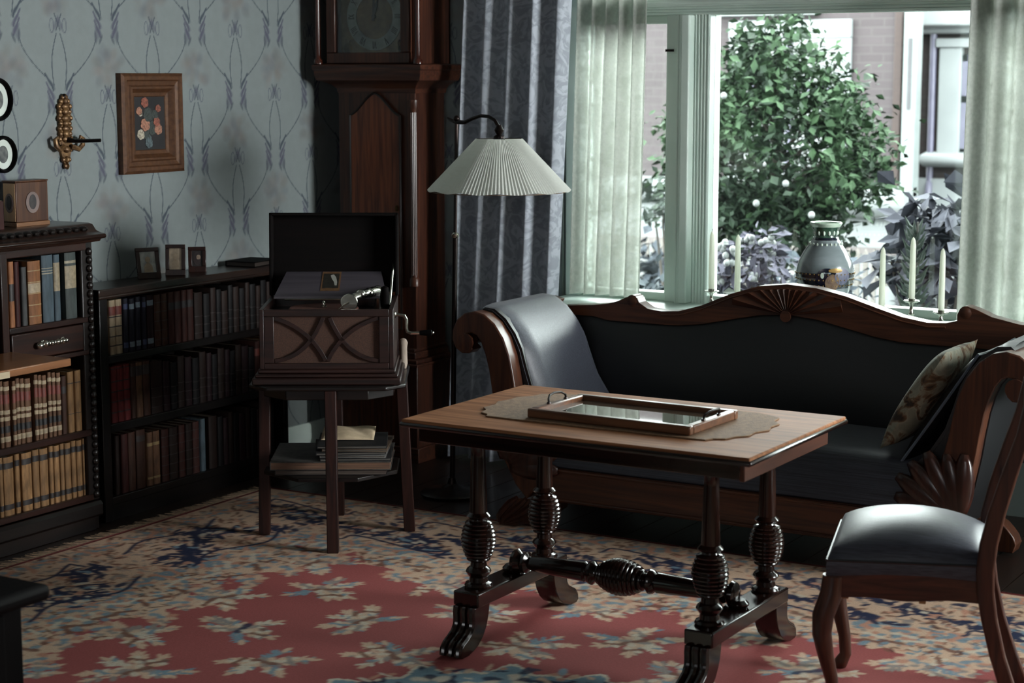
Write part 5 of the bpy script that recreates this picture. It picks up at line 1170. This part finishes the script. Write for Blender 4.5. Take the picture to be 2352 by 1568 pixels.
# ------------------------------------------------------------------ garden and houses outside
GZ = -.55
soil = mat('garden_soil', exl(66, 60, 50), exl(46, 53, 38), .95, (2, 2, 2))
t = Thing('garden_ground', 'lawn and beds outside the window', 'ground', (-6, 11, GZ)); t.o['kind'] = 'structure'
t.part('lawn', MB().box(-14, 8, 7.56, 24, GZ-.1, GZ), soil, smooth=False)
brm, n, l, p = nt('brick_wall')
tc = n.new('ShaderNodeTexCoord'); br = n.new('ShaderNodeTexBrick'); br.inputs['Scale'].default_value = 1; br.inputs['Brick Width'].default_value = .22; br.inputs['Row Height'].default_value = .075; br.inputs['Mortar Size'].default_value = .008
br.inputs['Color1'].default_value = exl(66, 57, 60); br.inputs['Color2'].default_value = exl(59, 50, 53); br.inputs['Mortar'].default_value = exl(71, 64, 65)
mp = n.new('ShaderNodeMapping'); mp.inputs['Rotation'].default_value = (PI/2, 0, 0); l.new(tc.outputs['Object'], mp.inputs[0]); l.new(mp.outputs[0], br.inputs['Vector']); l.new(br.outputs['Color'], p.inputs['Base Color']); p.inputs['Roughness'].default_value = .9
bb = n.new('ShaderNodeBump'); bb.inputs['Distance'].default_value = .01; bb.invert = True; l.new(br.outputs['Fac'], bb.inputs['Height']); l.new(bb.outputs[0], p.inputs['Normal'])
brd = brm.copy(); brd.name = 'dark_brick_wall'; b2 = [x for x in brd.node_tree.nodes if x.type == 'TEX_BRICK'][0]
b2.inputs['Color1'].default_value = exl(45, 33, 33); b2.inputs['Color2'].default_value = exl(36, 27, 28); b2.inputs['Mortar'].default_value = exl(47, 41, 40)
render_w = mat('white_render', lin(136, 140, 141), lin(126, 130, 132), .8, (2, 2, 2)); lil = mat('lilac_frame_paint', exl(122, 118, 144), exl(108, 104, 130), .5); lead = mat('grey_pipe', exl(62, 60, 70), exl(50, 48, 56), .5)
hp = mat('house_pane', exl(96, 100, 104), exl(76, 80, 84), .15, (1, 1, 3), coat=.6)
HY = 15.5
ho = Thing('brick_house', 'pale pink brick house with white rendered base across the garden', 'house', (-7.5, HY, GZ))
ho.part('brick_wall', MB().box(-14, -5.35, HY, HY+.3, .60, 3.0), brm, smooth=False)
ho.part('corner_bricks', MB().box(-5.42, -5.345, HY-.03, HY+.3, .70, 3.0), mat('corner_brick', exl(84, 66, 62), exl(72, 56, 54), .9, (30, 30, 40)), bevel=.01)
ho.part('rendered_base', MB().box(-14, -5.28, HY-.10, HY+.3, GZ, .66), render_w, smooth=False)
ho.part('string_course', MB().box(-8.3, -5.3, HY-.12, HY, .20, .26), mat('pinkish_render', exl(142, 132, 131), exl(134, 124, 124), .85), smooth=False)
m = MB()
def ledge(x0, x1, y, z0, z1, d): return MB().prism([(y, z0), (y-d*.55, z0+.01), (y-d*.9, z0+(z1-z0)*.35), (y-d, z0+(z1-z0)*.65), (y-d*.95, z1), (y, z1+.03)], 'x', x0, x1)
ho.part('ledge', ledge(-8.12, -7.0, HY, .57, .78, .28), render_w, ang=50); ho.part('ledge', ledge(-6.3, -5.19, HY, .50, .76, .34), render_w, ang=50)
wn = ho.part('window_surround', MB().box(-6.95, -5.80, HY-.06, HY, 2.06, 2.22).box(-6.95, -6.82, HY-.05, HY, .78, 2.06).box(-5.93, -5.80, HY-.05, HY, .78, 2.06).box(-7.1, -6.1, HY-.1, HY, 2.26, 2.36), render_w, bevel=.01)
ho.part('window_pane', MB().box(-6.82, -5.93, HY-.02, HY-.005, .78, 2.06), hp, parent=wn, smooth=False); ho.part('window_bar', MB().box(-6.40, -6.35, HY-.035, HY-.02, .78, 2.06).box(-6.82, -5.93, HY-.035, HY-.02, 1.60, 1.65), lil, parent=wn, smooth=False)
po = ho.part('porch_pillar', MB().box(-5.31, -5.19, HY-.10, HY+.05, .70, 2.3), mat('grey_render', lin(120, 126, 126), lin(110, 116, 116), .8), bevel=.01)
ho.part('porch_slot', MB().box(-5.265, -5.235, HY-.108, HY-.09, 1.45, 2.05), lead, parent=po, smooth=False)
ho.part('lower_post', MB().box(-5.24, -5.17, HY-.08, HY+.05, GZ, .70), render_w, bevel=.008); ho.part('lower_pipe', MB().lathe([(.025, GZ), (.025, .72)], (-5.28, HY-.14, 0), 'z', 10), lead)
NY = 16.2; kx = NY/HY
nh = Thing('neighbour_house', 'dark brick house wing with white-framed window beyond the pink house', 'house', (-4.8, NY, GZ))
nh.part('brick_wall', MB().box(-5.6, 7, NY, NY+.3, .80, 2.12), brd, smooth=False)
nh.part('cornice', MB().box(-5.5, 7, NY-.25, NY+.3, 2.16, 2.45).box(-5.5, 7, NY-.12, NY+.3, 2.10, 2.18), render_w, bevel=.02)
nh.part('rendered_base', MB().box(-5.6, 7, NY-.08, NY+.3, GZ, .83), render_w, smooth=False)
nh.part('downpipe', MB().lathe([(.03, .6), (.03, 2.14)], (-5.29, NY-.06, 0), 'z', 10).tube([(-5.29, NY-.06, .8), (-5.27, NY-.14, .70), (-5.27, NY-.14, .2), (-5.27, NY-.14, GZ)], .03, 8), lil)
ws = nh.part('window_surround', MB().box(-5.26, -4.2, NY-.10, NY, 1.98, 2.06).box(-5.23, -5.03, NY-.08, NY, 1.02, 1.98).box(-4.4, -4.2, NY-.08, NY, 1.02, 1.98), render_w, bevel=.008)
nh.part('window_frame', MB().box(-5.03, -4.98, NY-.05, NY, 1.06, 1.92).box(-5.03, -4.4, NY-.05, NY, 1.86, 1.92).box(-5.03, -4.4, NY-.05, NY, 1.50, 1.56).box(-5.03, -4.4, NY-.05, NY, 1.06, 1.10), lil, parent=ws, smooth=False)
nh.part('window_pane', MB().box(-4.98, -4.4, NY-.03, NY-.01, 1.10, 1.50), hp, parent=ws, smooth=False); nh.part('window_pane', MB().box(-4.98, -4.4, NY-.03, NY-.01, 1.56, 1.86), hp, parent=ws, smooth=False)
nh.part('window_ledge', ledge(-5.33, -4.1, NY-.02, .93, 1.04, .22), render_w, ang=50)
# picket fence
fe = Thing('picket_fence', 'low white picket fence in front of the pink house', 'fence', (-6.3, 13.6, GZ))
fw_m = mat('fence_paint', exl(156, 150, 144), exl(138, 130, 124), .7)
fe.part('fence_rail', MB().box(-7.6, -4.7, 13.60, 13.63, -.30, -.24), fw_m, smooth=False); fe.part('fence_rail', MB().box(-7.6, -4.7, 13.60, 13.63, .14, .20), fw_m, smooth=False)
pk = MB().prism([(-.019, 0), (.019, 0), (.019, .93), (0, .97), (-.019, .93)], 'y', -.02, 0).mesh('picket', False); pk.materials.append(fw_m)
for k in range(42): link('picket', pk, None, fe.o, loc=(-7.55+.067*k+6.3, 0, 0.0))
# plants
def leafmat(name, a, b): 
    m = mat(name, exl(*[c*.68 for c in a]), exl(*[c*.68 for c in b]), .75, (9, 9, 9), 3, spec=.2, lo=.3, hi=.7); return m
def leaves(centers, n, size, spread, cup=.25, flat=.6, asp=1.9):
    m_v = []; m_f = []
    for q in range(n):
        c = centers[q % len(centers)]; p_ = np.array(c[:3])+RNG.normal(0, 1, 3)*spread*c[3]
        s = size*RNG.uniform(.6, 1.3); yaw = RNG.uniform(0, 2*PI); pit = RNG.normal(-.35, .5)
        d = np.array([math.cos(yaw)*math.cos(pit), math.sin(yaw)*math.cos(pit), math.sin(pit)]); w = np.cross(d, [0, 0, 1.0]); w /= np.linalg.norm(w)+1e-6; w = w*math.cos(.5*RNG.normal())+np.cross(d, w)*math.sin(.6*RNG.normal()); up = np.cross(w, d)
        o = len(m_v); wd = s/asp
        m_v += [tuple(p_), tuple(p_+d*s*.5+w*wd*.5+up*s*cup*.3), tuple(p_+d*s), tuple(p_+d*s*.5-w*wd*.5+up*s*cup*.3), tuple(p_+d*s*.5)]
        m_f += [(o, o+1, o+4), (o+1, o+2, o+4), (o+2, o+3, o+4), (o+3, o, o+4)]
    m = MB(); m.v = m_v; m.f = m_f; return m
TX, TY = -4.61, 11.0
tr_ = Thing('garden_tree', 'bushy green leafy tree in the middle of the garden view', 'tree', (TX, TY, GZ))
bark = mat('bark', exl(84, 74, 64), exl(52, 46, 40), .9, (20, 20, 4))
m = MB().tube([(TX, TY, GZ), (TX+.02, TY, .3), (TX-.02, TY, .9), (TX+.02, TY, 1.5), (TX, TY, 2.0)], [.06, .055, .045, .03, .012], 8)
cl = []
for k in range(105):
    a = RNG.uniform(0, 2*PI); ph = RNG.uniform(-1, 1); rr_ = RNG.uniform(.45, 1.0)**.6; ct = math.sqrt(1-ph*ph)
    zr = ph*rr_; taper = 1.0-.35*max(0, zr)-.25*max(0, -zr-.4)
    c = (TX+.69*rr_*ct*math.cos(a)*taper, TY+.62*rr_*ct*math.sin(a)*taper, 1.34+.74*zr, RNG.uniform(.8, 1.25)); cl.append(c)
    if k > 90: c = (TX+.5*rr_*ct*math.cos(a), TY+.3*rr_*ct*math.sin(a), .86+.18*zr, 1.1); cl[-1] = c
    if k % 3 == 0: m.tube([(TX, TY, max(.45, c[2]-.35)), ((TX+c[0])/2, (TY+c[1])/2, c[2]-.12), c[:3]], [.016, .010, .004], 5)
tr_.part('trunk', m, bark)
lo1 = leafmat('tree_leaf', (112, 158, 104), (52, 92, 54)); lo2 = leafmat('tree_leaf_dark', (68, 106, 70), (32, 58, 40))
tr_.part('foliage', leaves(cl[:60], 6500, .075, .085), lo1, kind='stuff', smooth=False); tr_.part('foliage', leaves(cl[45:], 6500, .075, .10), lo2, kind='stuff', smooth=False)
wh = mat('white_blossom', exl(168, 172, 170), exl(156, 158, 162), .7, (30, 30, 30))
m = MB()
for (u_, z) in ((-4.83, 1.02), (-4.66, 1.27), (-4.46, .98), (-4.97, .95), (-4.3, 1.10), (-4.12, .92), (-4.72, 1.62)): m.sphere((u_, 10.35+.3*RNG.random(), z), .022, 8, 6)
tr_.part('white_blossoms', m, wh)
def shrub(name, label, cat, cx, cy, cz, rx, rz, n, size, a, b, blooms=0, asp=1.9, bl_size=.04, bm_=None, rod=True):
    t = Thing(name, label, cat, (cx, cy, GZ))
    cc = []
    for k in range(26):
        an = RNG.uniform(0, 2*PI); ph = RNG.uniform(-.8, 1); r = RNG.uniform(.4, 1)**.5; ct = math.sqrt(max(0, 1-ph*ph))
        cc.append((cx+rx*r*ct*math.cos(an), cy+rx*.7*r*ct*math.sin(an), cz+rz*r*ph, RNG.uniform(.7, 1.2)))
    m = MB()
    for c in cc[:10]: m.tube([(cx+.05*RNG.normal(), cy+.05*RNG.normal(), GZ), ((cx+c[0])/2, (cy+c[1])/2, (GZ+c[2])/2+.1), c[:3]], [.014, .010, .005], 5)
    t.part('stems', m, bark)
    t.part('foliage', leaves(cc, n, size, rx*.22, asp=asp), leafmat(name+'_leaf_'+str(a[0])+str(a[2]), a, b), kind='stuff', smooth=False)
    if blooms:
        m = MB()
        for k in range(blooms):
            c = cc[k % len(cc)]; ox, oy, oz = RNG.normal(0, rx*.2, 3)
            for q in range(5): m.sphere((c[0]+ox*.6+RNG.normal(0, bl_size*.5), c[1]-rx*.3+RNG.normal(0, bl_size*.4), c[2]+oz*.4+RNG.normal(0, bl_size*.5)), bl_size*.55, 7, 5)
        t.part('blooms', m, bm_ or wh)
    return t
shrub('hydrangea', 'white-flowering hydrangea low behind the left window light', 'plant', -4.72, 9.4, .36, .34, .16, 700, .09, (132, 148, 156), (86, 98, 112), 26, 1.6, .05)
shrub('lavender_shrub', 'lilac-grey shrub behind the leftmost candle', 'plant', -3.98, 9.2, .72, .20, .18, 420, .085, (158, 152, 176), (116, 116, 142), 10, 2.4, .035)
shrub('blue_grey_shrub', 'blue-grey leaved shrub between the candles left of the vase', 'plant', -3.98, 10.1, .38, .34, .21, 900, .10, (126, 142, 158), (84, 96, 112), 14, 2.6, .04)
shrub('mixed_bed_plant', 'low greenish bed plants with orange flowers behind the left candles', 'plant', -3.83, 8.4, .45, .42, .13, 700, .08, (120, 130, 116), (78, 84, 80), 12, 1.8, .03, mat('orange_bloom', exl(190, 130, 100), exl(160, 104, 84), .7))
shrub('rhododendron', 'large-leaved grey-violet shrub beside the right curtain', 'plant', -2.98, 9.4, .80, .30, .36, 420, .17, (128, 130, 150), (78, 80, 96), 0, 2.0)
shrub('grey_shrub', 'dense smoky grey shrub low behind the right candles', 'plant', -3.28, 10.95, .17, .50, .36, 1900, .085, (128, 132, 136), (82, 86, 90), 12, 2.2, .03)
shrub('fence_bush', 'dark blue-green bush in front of the picket fence', 'plant', -6.3, 12.9, .10, .55, .22, 900, .14, (108, 122, 138), (70, 80, 96), 10, 2.0, .05)
shrub('climbing_bush', 'small green twigs at the white ledge behind the left window light', 'plant', -5.9, 12.2, .86, .22, .30, 160, .12, (104, 124, 112), (66, 82, 76), 0, 2.0)
# spiky young conifer behind the vase
t = Thing('spiky_plant', 'thin spiky young conifer shoot right of the vase', 'plant', (-2.886, 8.6, GZ))
m = MB().tube([(-2.886, 8.6, GZ), (-2.881, 8.6, .55), (-2.868, 8.6, 1.05)], [.014, .012, .005], 6); t.part('stem', m, bark)
m = MB()
for k in range(60):
    z = .55+.47*k/60; a = k*2.4; L_ = .10*(1-.5*(z-.55)/.47); d = (math.cos(a), math.sin(a)*.7)
    m.tube([(-2.881, 8.6, z), (-2.881+d[0]*L_*.6, 8.6+d[1]*L_*.6, z+.02), (-2.881+d[0]*L_, 8.6+d[1]*L_, z+.065)], [.008, .010, .001], 5)
t.part('needles', m, leafmat('conifer', (84, 108, 90), (54, 72, 62)), kind='stuff')
